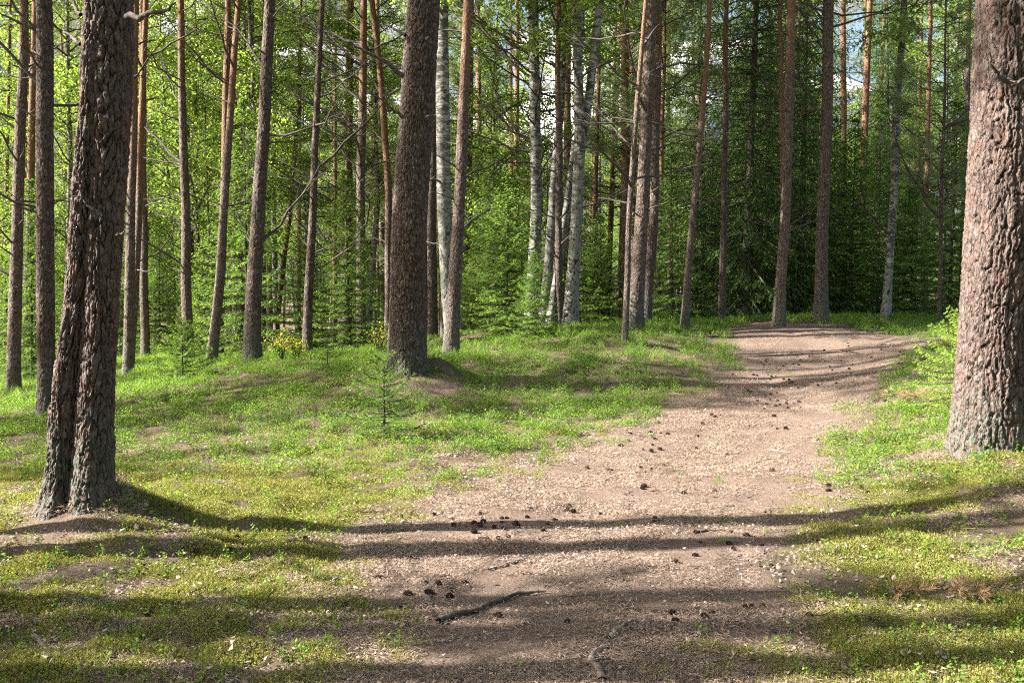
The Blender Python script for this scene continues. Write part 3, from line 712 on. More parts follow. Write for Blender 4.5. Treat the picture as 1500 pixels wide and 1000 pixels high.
T('pine', 'thin lit orange pine right of the forked birch', 26, [(466, 869, 8), (300, 873, 6.5), (0, 879, 5)], 16, 20, .06, orange=1.8, crown=PC[1], nbr=11)
T('pine', 'far slim orange pine midway between forked birch and thin bent pine', 30, [(462, 890, 7), (300, 894, 6), (180, 899, 5), (0, 902, 4)], 15, 20, .07, orange=1.5, crown=PC[1], nbr=8)
T('birch', 'far thin white birch behind the gap right of the forked birch', 34, [(460, 912, 5), (300, 915, 4), (0, 918, 3)], 14, 16, .08, crown=BC[0], nbr=5)
T('pine', 'thin bent sapling pine standing foremost at the grass edge', 16, [(498, 915, 10), (400, 919, 8.5), (300, 924, 8), (150, 935, 7), (0, 947, 6)], 12, 34, .03, .006, orange=3.8, crown=PC[1], cz=.8, nbr=14, az=PI)
T('pine', 'thick grey barked pine sunlit on its left by the path bend', 18, [(485, 929, 24), (400, 934, 21), (300, 940, 18), (150, 948, 17), (0, 955, 15)], 18, 56, .024, .014, (.045, .1), crown=PC[2], nbr=11)
T('pine', 'brown pine touching the thick grey pine from behind', 21, [(473, 945, 17), (400, 951, 15), (300, 959, 13), (0, 965, 9)], 17, 36, .03, .01, orange=5.0, crown=PC[1], nbr=14)
T('pine', 'thin dark pole pine behind the brown pine', 24, [(472, 963, 7), (300, 968, 6), (0, 975, 5)], 14, 18, .06, orange=3.0, crown=PCL[0], nbr=11)
T('pine', 'slim leaning pine standing alone left of the path crest', 18.5, [(478, 1003, 13), (400, 1008, 10), (300, 1018, 9), (150, 1031, 8), (0, 1043, 7)], 15, 34, .03, .008, orange=3.4, crown=PC[1], nbr=8)
T('pine', 'straight thin pine against the dark drooping spruces', 22, [(468, 1057, 11), (300, 1060, 9), (0, 1063, 7)], 17, 30, .035, .009, orange=4.6, crown=PC[2], nbr=20)
T('pine', 'leaning pink brown pine at the far end of the path', 18.8, [(474, 1141, 18), (400, 1145, 15), (300, 1152, 14.5), (150, 1158, 14), (0, 1162, 13)], 18, 46, .026, .009, orange=4.8, crown=PC[0], nbr=11)
T('pine', 'thin orange pine twinned behind the pink brown pine', 20.5, [(470, 1147, 8), (300, 1148, 7), (150, 1145, 7), (0, 1143, 6)], 17, 26, .04, orange=3.0, crown=PC[1], nbr=14)
T('pine', 'far thin orange pine right of the twinned pair', 28, [(462, 1160, 6), (250, 1166, 5), (0, 1174, 4)], 15, 16, .07, orange=2.0, crown=PC[1], nbr=8)
T('pine', 'stout upright pine at the crest right of the path end', 19.8, [(471, 1202, 22), (400, 1204, 18), (300, 1207, 17), (150, 1212, 16), (0, 1216, 15)], 18, 50, .026, .011, (.045, .1), orange=8, crown=PC[2], nbr=20)
T('birch', 'solitary slim birch banded in black and white on the right', 21.0, [(468, 1297, 15), (400, 1303, 12), (300, 1309, 11), (150, 1316, 10), (0, 1325, 9)], 16, 34, .035, .008, (.05, .12), crown=BC[1], nbr=8, rough_to=.9)
T('pine', 'speckled orange pine between solitary birch and right edge pine', 28, [(458, 1354, 8), (250, 1359, 7), (0, 1364, 5)], 17, 20, .06, orange=2.5, crown=PC[1], nbr=14)
T('pine', 'dark thin sapling pine between solitary birch and right edge pine', 20, [(475, 1375, 6), (250, 1378, 5), (60, 1382, 3)], 9, 18, .06, .004, material=M_PINE_DARK, crown=PCL[1], cz=.72, nbr=11)
T('pine', 'straight brown pine just left of the right edge pine', 24, [(465, 1408, 9), (250, 1413, 8), (0, 1420, 6)], 17, 24, .05, orange=6, crown=PC[1], nbr=11)

# ------------------------------------------------------------------ background wood: shared tree models
def proto_pine(H, r, orange, seed):
    rg = np.random.default_rng(seed)
    rows = [[-.3, 0, 0, r * 1.15], [0, 0, 0, r * 1.1], [H * .3, rg.uniform(-.15, .15), 0, r * .85], [H * .7, rg.uniform(-.3, .3), 0, r * .5], [H, 0, 0, .02]]
    return trunk_mesh('trunk', rows, 14, .25, H * .8, M_PINE, seed, .008, (.06, .2), .3, .2, orange, 'pine', 1.0, 4)
def proto_birch(H, r, seed):
    rg = np.random.default_rng(seed)
    rows = [[-.3, 0, 0, r * 1.15], [0, 0, 0, r * 1.1], [H * .3, rg.uniform(-.25, .25), 0, r * .8], [H * .7, rg.uniform(-.4, .4), 0, r * .45], [H, 0, 0, .02]]
    return trunk_mesh('trunk', rows, 14, .25, H * .8, M_BIRCH, seed, .008, (.06, .2), .3, .2, None, 'birch', 1.0, 4)
def bare_limbs(H, z0, z1, n, seed):
    rg = np.random.default_rng(seed); gg = Geo()
    for k in range(n):
        L_ = rg.uniform(.5, 1.9); P = limb_path(L_, rg, rg.uniform(0, .5), 6); a = rg.uniform(0, 6.28)
        R_ = np.array([[math.cos(a), -math.sin(a), 0], [math.sin(a), math.cos(a), 0], [0, 0, 1]])
        P = P @ R_.T + np.array([0, 0, rg.uniform(z0, z1)]); V, F = tube(P, np.linspace(.014, .004, 6), 4); gg.add(V, F)
        for q in range(4):
            k2 = rg.integers(1, 6); d2 = nrm(P[-1] - P[0] + rg.normal(size=3) * L_ * .5); V, F = tube(P[k2] + d2 * L_ * .35 * np.linspace(0, 1, 3)[:, None], [.005, .004, .002], 3); gg.add(V, F)
    return gg.mesh('branches', M_DEAD, True)
PPT = [proto_pine(19, .13, 5, 301), proto_pine(19, .11, 3, 302), proto_pine(18, .15, 8, 303)]
PBT = [proto_birch(16, .10, 311), proto_birch(17, .12, 312), proto_birch(14, .08, 313), proto_birch(7, .035, 314)]
PYT = [proto_pine(15, .10, 3, 321), proto_pine(13, .08, 3, 322)]
BL = [bare_limbs(19, 2, 10, 26, 331), bare_limbs(19, 3, 11, 34, 332)]

FARS = []
M_FAR = foliage('far_foliage', (.06, .11, .035), (.13, .21, .055), None, .35)
def bg_tree(kind, x, y, s_, rng, lab=None, group=None, var=None):
    z = gh(x, y)
    nm, cat, parts = None, None, []
    if kind == 'pine':
        k = rng.integers(0, 3) if var is None else var; nm, cat = 'pine_tree', 'pine tree'; parts = [('trunk', PPT[k]), ('crown', PC[k][0]), ('branches', PC[k][1]), ('branches', BL[rng.integers(0, 2)])]
    elif kind == 'slim_pine':
        k = rng.integers(0, 2) if var is None else var; nm, cat = 'slim_pine', 'pine tree'; parts = [('trunk', PPT[k]), ('crown', PCS[0]), ('branches', PCS[1]), ('branches', BL[rng.integers(0, 2)])]
    elif kind == 'young_pine':
        k = rng.integers(0, 2) if var is None else var; nm, cat = 'young_pine', 'pine tree'; parts = [('trunk', PYT[k]), ('crown', PCL[k][0]), ('branches', PCL[k][1])]
    elif kind == 'birch':
        k = rng.integers(0, 3) if var is None else var; nm, cat = 'birch_tree', 'birch tree'; parts = [('trunk', PBT[k]), ('crown', BC[k][0]), ('branches', BC[k][1])]
    elif kind == 'sapling':
        nm, cat = 'birch_sapling', 'sapling'; parts = [('trunk', PBT[3]), ('crown', BS[0][0]), ('branches', BS[0][1])]
    elif kind == 'spruce':
        k = rng.integers(0, 2) if var is None else var; nm, cat = 'spruce_tree', 'spruce'; parts = [('trunk', SP_BIG[k][1]), ('crown', SP_BIG[k][0])]
    elif kind == 'young_spruce':
        k = rng.integers(0, 2) if var is None else var; nm, cat = 'young_spruce', 'spruce'; parts = [('trunk', SP_MID[k][1]), ('crown', SP_MID[k][0])]
    root = link(nm, None, None, (x, y, z), (rng.uniform(-.02, .02), rng.uniform(-.03, .03), rng.uniform(0, 6.28)), float(s_))
    LB = {'pine': ('distant tall pine with bare orange stem and high crown', 'tall pines in the wood behind'),
          'slim_pine': ('distant slim pine', 'slim pines in the wood behind'),
          'young_pine': ('distant bushy pine with grey green needles down its stem', 'bushy pines in the wood behind'),
          'birch': ('distant birch with pale stem and bright green leaves', 'birches in the wood behind'),
          'sapling': ('leafy birch sapling between the trunks of the wood', 'birch saplings in the wood behind'),
          'spruce': ('tall dark spruce with drooping boughs in the wood behind', 'dark spruces in the wood behind'),
          'young_spruce': ('young green spruce growing under the taller trees', 'young spruces under the trees')}[kind]
    tag(root, lab or LB[0], cat, group or (None if lab else LB[1]))
    if not lab: FARS.append((kind, x / y * F_PX + 750, y, root))
    for n_, me in parts:
        o = link(n_, me, root)
        if n_ == 'branches': o['kind'] = 'stuff'
    return root

rg = np.random.default_rng(2024)
def bx(u, d): return (u - 750) / F_PX * d
used = []
def ok(x, y, r): return all((x - a) ** 2 + (y - b) ** 2 > r * r for a, b in used)
def place(kind, u, d, s_, **kw):
    x = bx(u, d); used.append((x, d)); return bg_tree(kind, x, d, s_, rg, **kw)
# particular understorey trees
place('young_spruce', 742, 17.4, .82, lab='bright young spruce beside the shaggy birch, lit from the left', var=1)
place('young_spruce', 690, 18.5, .42, lab='low bright spruce seedling left of the bright young spruce', var=1)
place('young_spruce', 782, 16.6, .42, lab='low bushy spruce at the foot of the birch clump', var=1)
place('young_spruce', 722, 19.5, .75, lab='young spruce half hidden behind the bright young spruce', var=0)
place('young_spruce', 45, 21, .85, lab='young spruce between the far left pines', var=0)
place('young_spruce', 10, 23, .8, lab='young spruce at the far left edge behind the low pine', var=1)
place('young_spruce', 362, 22.5, 1.15, lab='tall narrow young spruce behind the stout grey pine', var=0)
place('young_spruce', 300, 24, .75, lab='young spruce behind the leaning orange pine', var=1)
place('young_spruce', 233, 25, .7, lab='young spruce behind the crossing orange pines', var=0)
place('young_spruce', 512, 19.6, .72, lab='young spruce standing right of the narrow leaning pine', var=0)
place('young_spruce', 880, 24, .8, lab='young spruce behind the forked birch', var=1)
place('young_spruce', 985, 22.5, .8, lab='young spruce left of the slim leaning pine', var=0)
place('spruce', 1090, 24.5, 1.0, lab='large dark spruce with hanging curtains of boughs behind the path end', var=0)
place('spruce', 1030, 27, .95, lab='dark spruce left of the large drooping one', var=0)
place('spruce', 1172, 25.5, .85, lab='dark drooping spruce between the two crest pines', var=0)
place('spruce', 1125, 29, 1.1, lab='dark spruce rising behind the large drooping one', var=1)
place('young_spruce', 1245, 25, 1.0, lab='young spruce left of the solitary birch', var=0)
place('young_spruce', 1285, 27, 1.15, lab='tall young spruce directly behind the solitary birch', var=0)
place('young_spruce', 1335, 25, .95, lab='young spruce right of the solitary birch', var=1)
place('young_spruce', 1390, 23, 1.0, lab='young spruce seen beside the right edge pine', var=0)
place('young_spruce', 1215, 28, 1.0, lab='young spruce behind the stout crest pine', var=1)
place('sapling', 716, 25, 1.15, lab='thin stemmed birch sapling behind the bright young spruce')
place('sapling', 290, 26, 1.3, lab='bright leafy birch sapling between the orange pines')
place('birch', 255, 30, .9, lab='bright leafy birch left of the grey brown pine', var=2)
place('birch', 405, 31, 1.0, lab='leafy birch right of the stout grey pine', var=0)
# the rest of the wood, denser with distance
def fill(kind_w, n, u0, u1, d0, d1, rmin, smin=.8, smax=1.15):
    ks = list(kind_w); pw = np.array([kind_w[k] for k in ks], float); pw /= pw.sum(); c = 0; tries = 0
    while c < n and tries < n * 30:
        tries += 1
        d = math.sqrt(rg.uniform(d0 * d0, d1 * d1)); u = rg.uniform(u0, u1); x = bx(u, d)
        if not ok(x, d, rmin): continue
        used.append((x, d)); bg_tree(str(rg.choice(ks, p=pw)), x, d, rg.uniform(smin, smax), rg); c += 1
fill({'young_spruce': 5, 'sapling': 3, 'young_pine': 3}, 40, -120, 1000, 25, 38, 1.3, .6, 1.1)
fill({'young_spruce': 6, 'spruce': 2, 'sapling': 1}, 16, 1000, 1600, 27, 40, 1.5, .7, 1.2)
fill({'slim_pine': 6, 'birch': 1}, 46, -40, 1000, 24, 44, 1.1, .85, 1.1)
fill({'slim_pine': 3, 'birch': 2}, 14, 1000, 1500, 30, 46, 1.4, .85, 1.1)
fill({'pine': 4, 'birch': 4, 'young_pine': 2}, 30, -150, 1000, 32, 52, 1.6)
fill({'spruce': 2, 'pine': 2, 'birch': 3}, 13, 1000, 1650, 31, 50, 1.9)
fill({'pine': 4, 'birch': 4, 'young_pine': 4, 'spruce': 1}, 78, -150, 1650, 48, 85, 2.1, .75, 1.1)
fill({'birch': 4, 'young_pine': 4, 'spruce': 2}, 36, -150, 1650, 80, 115, 3.0, .8, 1.05)

# the far-off wood reads as one mass: tall leafy shapes made of many separate leaves and needles tufts
def far_wood():
    gg = Geo(); rr = np.random.default_rng(91); C = []; tr = Geo()
    for k in range(110):
        a = rr.uniform(-.72, .72); d = rr.uniform(112, 150); x = d * a; H = rr.uniform(10, 17); z = -1.5
        n = 480; f = rr.random(n) ** .8; R_ = 2.6 * np.sin(PI * np.clip(f, .04, 1) ** .8) ** .5 + .3; th = rr.uniform(0, 6.28, n); q = R_ * np.sqrt(rr.random(n))
        C.append(np.stack([x + np.cos(th) * q, d + np.sin(th) * q, z + .3 + H * f], 1))
        V, F = tube([[x, d, z - 1], [x + rr.normal() * .2, d, z + H * .5], [x, d, z + H]], [.15, .1, .02], 5); tr.add(V, F)
    leaf_cloud(gg, np.concatenate(C), rr, .5)
    o = link('far_wood', gg.mesh('far_wood', M_FAR)); tag(o, 'far green wood closing the view behind all the trunks', 'wood', None, 'stuff')
    o = link('far_trunks', tr.mesh('far_trunks', M_DEAD)); tag(o, 'far thin dark stems inside the distant wood', 'wood', None, 'stuff')
far_wood()

# every far tree is told apart by the two trunks of the photograph it stands between, and by its distance
REF = [(-9e9, None), (34, 'low dark left edge pine'), (130, 'double stemmed pine'), (200, 'crossing pines'), (270, 'grey brown pine'), (332, 'crossing leaning pine'), (381, 'stout grey pine'),
       (461, 'leaning pine'), (529, 'boughy pine'), (600, 'centre pine'), (672, 'salmon coloured pine'), (785, 'shaggy birch'), (846, 'forked birch'), (938, 'thick grey pine'),
       (1018, 'slim leaning pole'), (1060, 'straight thin pine'), (1152, 'pink brown pine'), (1207, 'stout crest pine'), (1309, 'solitary birch'), (1380, 'dark sapling pine'), (1440, 'right edge pine'), (9e9, None)]
WD = {'slim_pine': 'slim far pine', 'pine': 'tall far pine', 'young_pine': 'bushy far pine', 'birch': 'leafy far birch', 'sapling': 'birch sapling', 'spruce': 'dark far spruce', 'young_spruce': 'young spruce'}
ORD = ['nearest', 'second nearest', 'third nearest', 'fourth nearest', 'fifth nearest', 'sixth nearest', 'seventh nearest', 'eighth nearest', 'ninth nearest', 'tenth nearest', 'eleventh nearest', 'twelfth nearest']
cells = {}
for (kd, u, y, r_) in FARS:
    q = max(k for k in range(len(REF) - 1) if u >= REF[k][0]); cells.setdefault((kd, q), []).append((y, r_))
for (kd, q), Lt in cells.items():
    Lt.sort(key=lambda e: e[0]); a, b = REF[q][1], REF[q + 1][1]
    wh = 'left of the ' + b if a is None else ('right of the ' + a if b is None else 'between the %s and the %s' % (a, b))
    for k, (y, r_) in enumerate(Lt):
        lb_ = (WD[kd] if len(Lt) == 1 else ORD[min(k, 11)] + ' ' + WD[kd]) + ' ' + wh
        if len(lb_.split()) > 16: lb_ = lb_.replace(' far ', ' ').replace('straight thin', 'straight').replace('thick grey', 'grey')
        if len(lb_.split()) > 16: lb_ = lb_.replace('between the ', 'between ')
        r_['label'] = lb_

# pines out of the picture on the sunward side, whose shadows cross the path
# (x, y where the shadow crosses x = 0, size, model, sideways tilt)
SHADE = [(-4.8, 4.25, 1.0, 0, .03), (-6.8, 4.92, .95, 1, .05), (-6.2, 5.12, .9, 0, .02), (-4.9, 5.72, .9, 0, -.05), (-4.3, 6.20, .5, 0, .06), (-3.9, 3.4, 1.0, 2, 0),
         (-10.5, 4.9, .6, 3, .02), (-9.5, 4.55, .55, 4, 0), (-12.8, 4.15, .6, 4, -.03), (-14.2, 5.0, .62, 3, .02),
         (-19.0, 2.3, .8, 0, 0), (-12.5, 12.6, 1.0, 2, 0), (-18.5, 13.2, 1.0, 0, .03), (-24, 10.4, .8, 1, 0), (-11.5, 8.2, .42, 3, .02), (-13.0, 11.2, .62, 3, 0), (-24.5, 9.0, .85, 2, 0), (-21, 11.9, .9, 0, 0),
         (-22, 16.2, 1.0, 2, 0), (-16.5, 18.8, 1.0, 0, 0), (-27, 18.2, 1.0, 1, 0), (-14, 1.5, 1.0, 2, 0), (-10.4, 13.6, .9, 0, -.03)]
for k, (x, y, sc_, c, tl) in enumerate(SHADE):
    y -= math.tan(SUN_AZ - PI) * abs(x)
    t_ = bg_tree('pine' if c < 3 else 'slim_pine', x, y, sc_, rg, 'pine beyond the left edge whose shadow falls across the path', 'pines beyond the left edge', c % 3)
    t_.rotation_euler[0] = tl * math.cos(t_.rotation_euler[2]); t_.rotation_euler[1] = -tl * math.sin(t_.rotation_euler[2])
# the wood goes on behind and to the right of the viewer
k = 0
for _ in range(4000):
    if k >= 44: break
    x, y = rg.uniform(-26, 26), rg.uniform(-26, 14)
    if (y > -2.5 and x < 9) or (y > -1 and abs(x) < .62 * y + 4) or not ok(x, y, 2.6): continue
    used.append((x, y)); k += 1
    bg_tree(str(rg.choice(['pine', 'young_pine', 'birch', 'spruce'], p=[.4, .25, .2, .15])), x, y, rg.uniform(.85, 1.1), rg, 'tree of the same wood standing behind or beside the viewer', 'trees around the viewer outside the picture')
# ------------------------------------------------------------------ near spruces
def near_spruce(u, v, name, label, mesh_pair, s_=1.0, rz=0.0, d=None):
    if d is None: x, y, z = ground_at(u, v)
    else: x = bx(u, d); y = d; z = gh(x, y)
    r = link(name, None, None, (x, y, z), (0, 0, rz), s_); tag(r, label, 'spruce')
    link('trunk', mesh_pair[1], r); link('crown', mesh_pair[0], r); return r
rn = np.random.default_rng(5)
near_spruce(563, 640, 'spruce_seedling', 'small dark spruce seedling in front of the centre pine', spruce(.82, .42, 8, 6, rn, .028, .11, 14, .017, .0045, .05, 0, .08, None, .12, twr=.012, power=.6))
near_spruce(268, 560, 'spruce_seedling', 'low wide spruce seedling on the grassy rise at left', spruce(.95, .62, 11, 7, rn, .035, .15, 13, .021, .006, .1, 0, .06, None, .4, twr=.012, power=.7))
near_spruce(1432, 600, 'young_spruce', 'yellow green young spruce reaching out from behind the right edge pine', spruce(.95, .80, 8, 9, rn, .035, .17, 14, .018, .005, .35, .15, .15, foliage('fresh_spruce_needle', (.09, .16, .03), (.20, .30, .055), (.30, .40, .09), .35), .7, twr=.012, power=.5), d=9.8, s_=.95)
near_spruce(480, 545, 'spruce_seedling', 'tiny spruce seedling left of the centre pine', spruce(.45, .3, 6, 5, rn, .035, .09, 12, .014, .003, .1, 0, .06, None, .4, twr=.012))

# ------------------------------------------------------------------ yellow flowering shrubs
def shrub(u, v, label, r_, h_, s):
    x, y, z = ground_at(u, v); rr = np.random.default_rng(s)
    root = link('flowering_shrub', None, None, (x, y, z)); tag(root, label, 'shrub')
    st = Geo(); C, Fy = [], []
    for k in range(17):
        a = rr.uniform(0, 6.28); q = r_ * rr.uniform(.2, 1); e = np.array([math.cos(a) * q, math.sin(a) * q, h_ * rr.uniform(.55, 1)])
        t = np.linspace(0, 1, 5)[:, None]; P = e * t + np.array([0, 0, .08]) * np.sin(t * PI) + rr.normal(size=(5, 3)) * .012 * (t > 0)
        V, F = tube(P, np.linspace(.006, .002, 5), 4); st.add(V, F)
        n = 26; tt = rr.uniform(.25, 1, (n, 1)); C.append(e * tt + rr.normal(size=(n, 3)) * .045)
        n = 7; tt = rr.uniform(.6, 1.02, (n, 1)); Fy.append(e * tt + rr.normal(size=(n, 3)) * .05)
    link('stems', st.mesh('stems', M_DEAD, True), root)['kind'] = 'stuff'
    fo = Geo(); leaf_cloud(fo, np.concatenate(C), rr, .03); link('foliage', fo.mesh('foliage', M_SHRUB), root)
    fo = Geo(); leaf_cloud(fo, np.concatenate(Fy), rr, .030); link('blossom', fo.mesh('blossom', M_YELLOW), root)['kind'] = 'stuff'
shrub(413, 529, 'shrub with yellow flowers between the stout grey and narrow pines', .28, .50, 1)
shrub(434, 528, 'smaller shrub with yellow flowers touching the narrow leaning pine', .22, .38, 2)
shrub(556, 522, 'sparse yellow flowering shrub tucked behind the centre pine', .30, .60, 3)

# ------------------------------------------------------------------ scattered cover (nobody could count it)
def scatter_group(protos):
    ng = bpy.data.node_groups.new('scatter', 'GeometryNodeTree')
    ng.interface.new_socket('Geometry', in_out='INPUT', socket_type='NodeSocketGeometry')
    ng.interface.new_socket('Geometry', in_out='OUTPUT', socket_type='NodeSocketGeometry')
    gi = ng.nodes.new('NodeGroupInput'); go = ng.nodes.new('NodeGroupOutput')
    jn = ng.nodes.new('GeometryNodeJoinGeometry')
    for p in protos:
        oi = ng.nodes.new('GeometryNodeObjectInfo'); oi.inputs['Object'].default_value = p; oi.inputs['As Instance'].default_value = True
        ng.links.new(oi.outputs['Geometry'], jn.inputs[0])
    def at_(name, ty):
        a = ng.nodes.new('GeometryNodeInputNamedAttribute'); a.data_type = ty; a.inputs['Name'].default_value = name; return a.outputs[0]
    ip = ng.nodes.new('GeometryNodeInstanceOnPoints')
    ng.links.new(gi.outputs[0], ip.inputs['Points']); ng.links.new(jn.outputs[0], ip.inputs['Instance'])
    ip.inputs['Pick Instance'].default_value = True
    ng.links.new(at_('idx', 'INT'), ip.inputs['Instance Index'])
    ng.links.new(at_('rot', 'FLOAT_VECTOR'), ip.inputs['Rotation']); ng.links.new(at_('scl', 'FLOAT'), ip.inputs['Scale'])
    ng.links.new(ip.outputs[0], go.inputs[0])
    return ng
def scatter(name, label, cat, protos, X, Y, rng, smin, smax, tilt=.12, dz=0.0):
    Z = height(X, Y) + dz; n = len(X)
    e = .08; gxs = (height(X + e, Y) - height(X - e, Y)) / (2 * e); gys = (height(X, Y + e) - height(X, Y - e)) / (2 * e)
    me = bpy.data.meshes.new(name); me.vertices.add(n); me.vertices.foreach_set('co', np.stack([X, Y, Z], 1).ravel().astype(np.float32))
    rz = rng.uniform(0, 2 * PI, n)
    # tilt to the slope, then spin: world-XY slopes turned into the spun frame
    # euler XYZ: R = Rz Ry Rx ; small angles
    sx = gxs * np.cos(rz) + gys * np.sin(rz); sy = -gxs * np.sin(rz) + gys * np.cos(rz)
    rot = np.stack([np.arctan(sy) + rng.normal(size=n) * tilt, -np.arctan(sx) + rng.normal(size=n) * tilt, rz], 1)
    a = me.attributes.new('rot', 'FLOAT_VECTOR', 'POINT'); a.data.foreach_set('vector', rot.ravel().astype(np.float32))
    a = me.attributes.new('scl', 'FLOAT', 'POINT'); a.data.foreach_set('value', rng.uniform(smin, smax, n).astype(np.float32))
    a = me.attributes.new('idx', 'INT', 'POINT'); a.data.foreach_set('value', rng.integers(0, len(protos), n).astype(np.int32))
    o = link(name, me); md = o.modifiers.new('scatter', 'NODES'); md.node_group = scatter_group(protos)
    tag(o, label, cat, None, 'stuff'); return o
def proto(name, me): return bpy.data.objects.new(name, me)     # model for the scatter, not in the scene itself

def join_geo(items, name):
    """items: (Geo, material) -> one mesh with several materials"""
    gg = Geo(); idx = []
    for k, (q, m_) in enumerate(items):
        off = gg.n; V = np.concatenate(q.V)
        for ks, Lf in q.F.items():
            gg.F.setdefault(ks, [])
        gg.V.append(V)
        for ks, Lf in q.F.items():
            f = np.concatenate(Lf) + off; gg.F[ks].append(f); idx.append((ks, k, len(f)))
        gg.n += len(V)
    me = gg.mesh(name, items[0][1])
    for _, m_ in items[1:]: me.materials.append(m_)
    mi = []
    for ks in gg.F:
        for (a, k, n) in idx:
            if a == ks: mi.append(np.full(n, k))
    me.polygons.foreach_set('material_index', np.concatenate(mi).astype(np.int32)); me.update(); return me

rp = np.random.default_rng(77)
def bilberry(R, ns, hmax, leaf=.016, nlf=11):
    lf = Geo(); st = Geo(); C, D = [], []
    for k in range(ns):
        a = rp.uniform(0, 6.28); q = R * math.sqrt(rp.random()); b = np.array([math.cos(a) * q, math.sin(a) * q, -.01])
        h = hmax * rp.uniform(.45, 1); e = b + np.array([rp.normal() * h * .3, rp.normal() * h * .3, h])
        V, F = tube(np.stack([b, (b + e) / 2 + rp.normal(size=3) * h * .05, e]), [.0018, .0014, .0008], 3); st.add(V, F)
        tt = rp.uniform(.3, 1.03, (nlf, 1)); C.append(b + (e - b) * tt + rp.normal(size=(nlf, 3)) * .014)
    C = np.concatenate(C); n = len(C); Dd = rp.normal(size=(n, 3)); Dd[:, 2] = np.abs(Dd[:, 2]) * .5; Dd = nrm(Dd)
    W = nrm(np.cross(Dd, rp.normal(size=(n, 3)) * .5 + np.array([0, 0, 1])))
    l = leaf * rp.uniform(.7, 1.35, n); V, F = rhombs(C, Dd, W, l, l * .62, .08); lf.add(V, F)
    return join_geo([(lf, M_BILBERRY), (st, M_SHRUB)], 'bilberry')
def moss(R, n, hh):
    gg = Geo(); a = rp.uniform(0, 6.28, n); q = R * np.sqrt(rp.random(n)); z = hh * (1 - (q / R) ** 2)
    P0 = np.stack([np.cos(a) * q, np.sin(a) * q, z - .012], 1); D = rp.normal(size=(n, 3)) * .5 + np.stack([np.cos(a) * q / R, np.sin(a) * q / R, np.full(n, .9)], 1)
    needles(gg, P0, P0 + nrm(D) * .02, 5, .009, .0042, rp, .8, .8)
    gg.A = {}
    return gg.mesh('moss', M_MOSS)
def litter(R, nn, nf):
    ne = Geo(); n = nn; a = rp.uniform(0, 6.28, n); q = R * np.sqrt(rp.random(n)); C = np.stack([np.cos(a) * q, np.sin(a) * q, rp.uniform(.001, .016, n)], 1)
    D = rp.normal(size=(n, 3)); D[:, 2] *= .16; D = nrm(D); W = nrm(np.cross(D, np.array([0, 0, 1.0]) + rp.normal(size=(n, 3)) * .3)); l = rp.uniform(.025, .06, n)
    V, F = rhombs(C, D, W, l, rp.uniform(.0016, .0034, n), .04); ne.add(V, F)
    fl = Geo(); n = nf; a = rp.uniform(0, 6.28, n); q = R * np.sqrt(rp.random(n)); C = np.stack([np.cos(a) * q, np.sin(a) * q, rp.uniform(.003, .018, n)], 1)
    D = rp.normal(size=(n, 3)); D[:, 2] *= .35; D = nrm(D); W = nrm(np.cross(D, np.array([0, 0, 1.0]) + rp.normal(size=(n, 3)) * .5)); l = .005 + .018 * rp.random(n) ** 2.2
    V, F = rhombs(C, D, W, l, l * rp.uniform(.4, .9, n), .12); fl.add(V, F)
    return join_geo([(ne, M_NEEDLE_DRY), (fl, M_LITTER)], 'litter')
def grass(R, n, h, w_=.004):
    gg = Geo()
    for k in range(n):
        a = rp.uniform(0, 6.28); q = R * math.sqrt(rp.random()); b = np.array([math.cos(a) * q, math.sin(a) * q, -.01]); hh = h * rp.uniform(.5, 1.1)
        a2 = rp.uniform(0, 6.28); ln = rp.uniform(.1, .8); t = np.linspace(0, 1, 5)
        P = b + np.stack([math.cos(a2) * ln * hh * t ** 2, math.sin(a2) * ln * hh * t ** 2, hh * (t - .25 * ln * t ** 3)], 1)
        sd_ = np.array([-math.sin(a2), math.cos(a2), 0]) * w_; wv = (1 - t) ** .6
        V = np.concatenate([P - sd_ * wv[:, None], P + sd_ * wv[:, None]]); F = [[i, i + 1, i + 6, i + 5] for i in range(4)]
        gg.add(V, F)
    return gg.mesh('grass', M_GRASS)
PB = [proto('bilberry_patch', bilberry(.15, 15, .12, .017, 9)) for _ in range(3)] + [proto('bilberry_patch', bilberry(.14, 12, .07, .015, 9)) for _ in range(2)]
PBS = [proto('bilberry_sprig', bilberry(.03, 2, .09, .02, 9)) for _ in range(3)]
PM = [proto('moss_cushion', moss(.09, 70, .014)) for _ in range(3)]
PLT = [proto('litter_patch', litter(.16, 190, 50)) for _ in range(5)]
PG = [proto('grass_tuft', grass(.07, 22, .22)) for _ in range(3)]
PGF = [proto('fine_grass_tuft', grass(.04, 26, .07, .0018)) for _ in range(2)]

rs = np.random.default_rng(404)
def sample(n, d0, d1, dens, half=.58, pw=1.0):
    """n points with density falling off with distance (even in the picture's rows)"""
    Y = d0 * (d1 / d0) ** (rs.random(n) ** pw); X = rs.uniform(-half, half, n) * Y
    keep = rs.random(n) < dens(X, Y); return X[keep], Y[keep]
def green(X, Y): return 1 - np.maximum(path_mask(X, Y), bare_mask(X, Y))
def sample_area(n, d0, d1, dens, half=.58):
    Y = np.sqrt(rs.uniform(d0 ** 2, d1 ** 2, n)); X = rs.uniform(-half, half, n) * Y
    keep = rs.random(n) < dens(X, Y); return X[keep], Y[keep]
def d_bil(X, Y):
    c = sstep(.30, .55, fbm(X * 1.3, Y * 1.3, 51))
    base = np.where(X < 1.5, sstep(7.2, 9.8, Y), sstep(6.5, 8.2, Y) * .8)
    return np.clip(green(X, Y) * base * (.45 + .55 * c), 0, 1)
X, Y = sample_area(15500, 6.5, 27, d_bil)
scatter('bilberry_plants', 'bright green bilberry plants carpeting the ground between the pines', 'bilberry plants', PB, X, Y, rs, .75, 1.35)
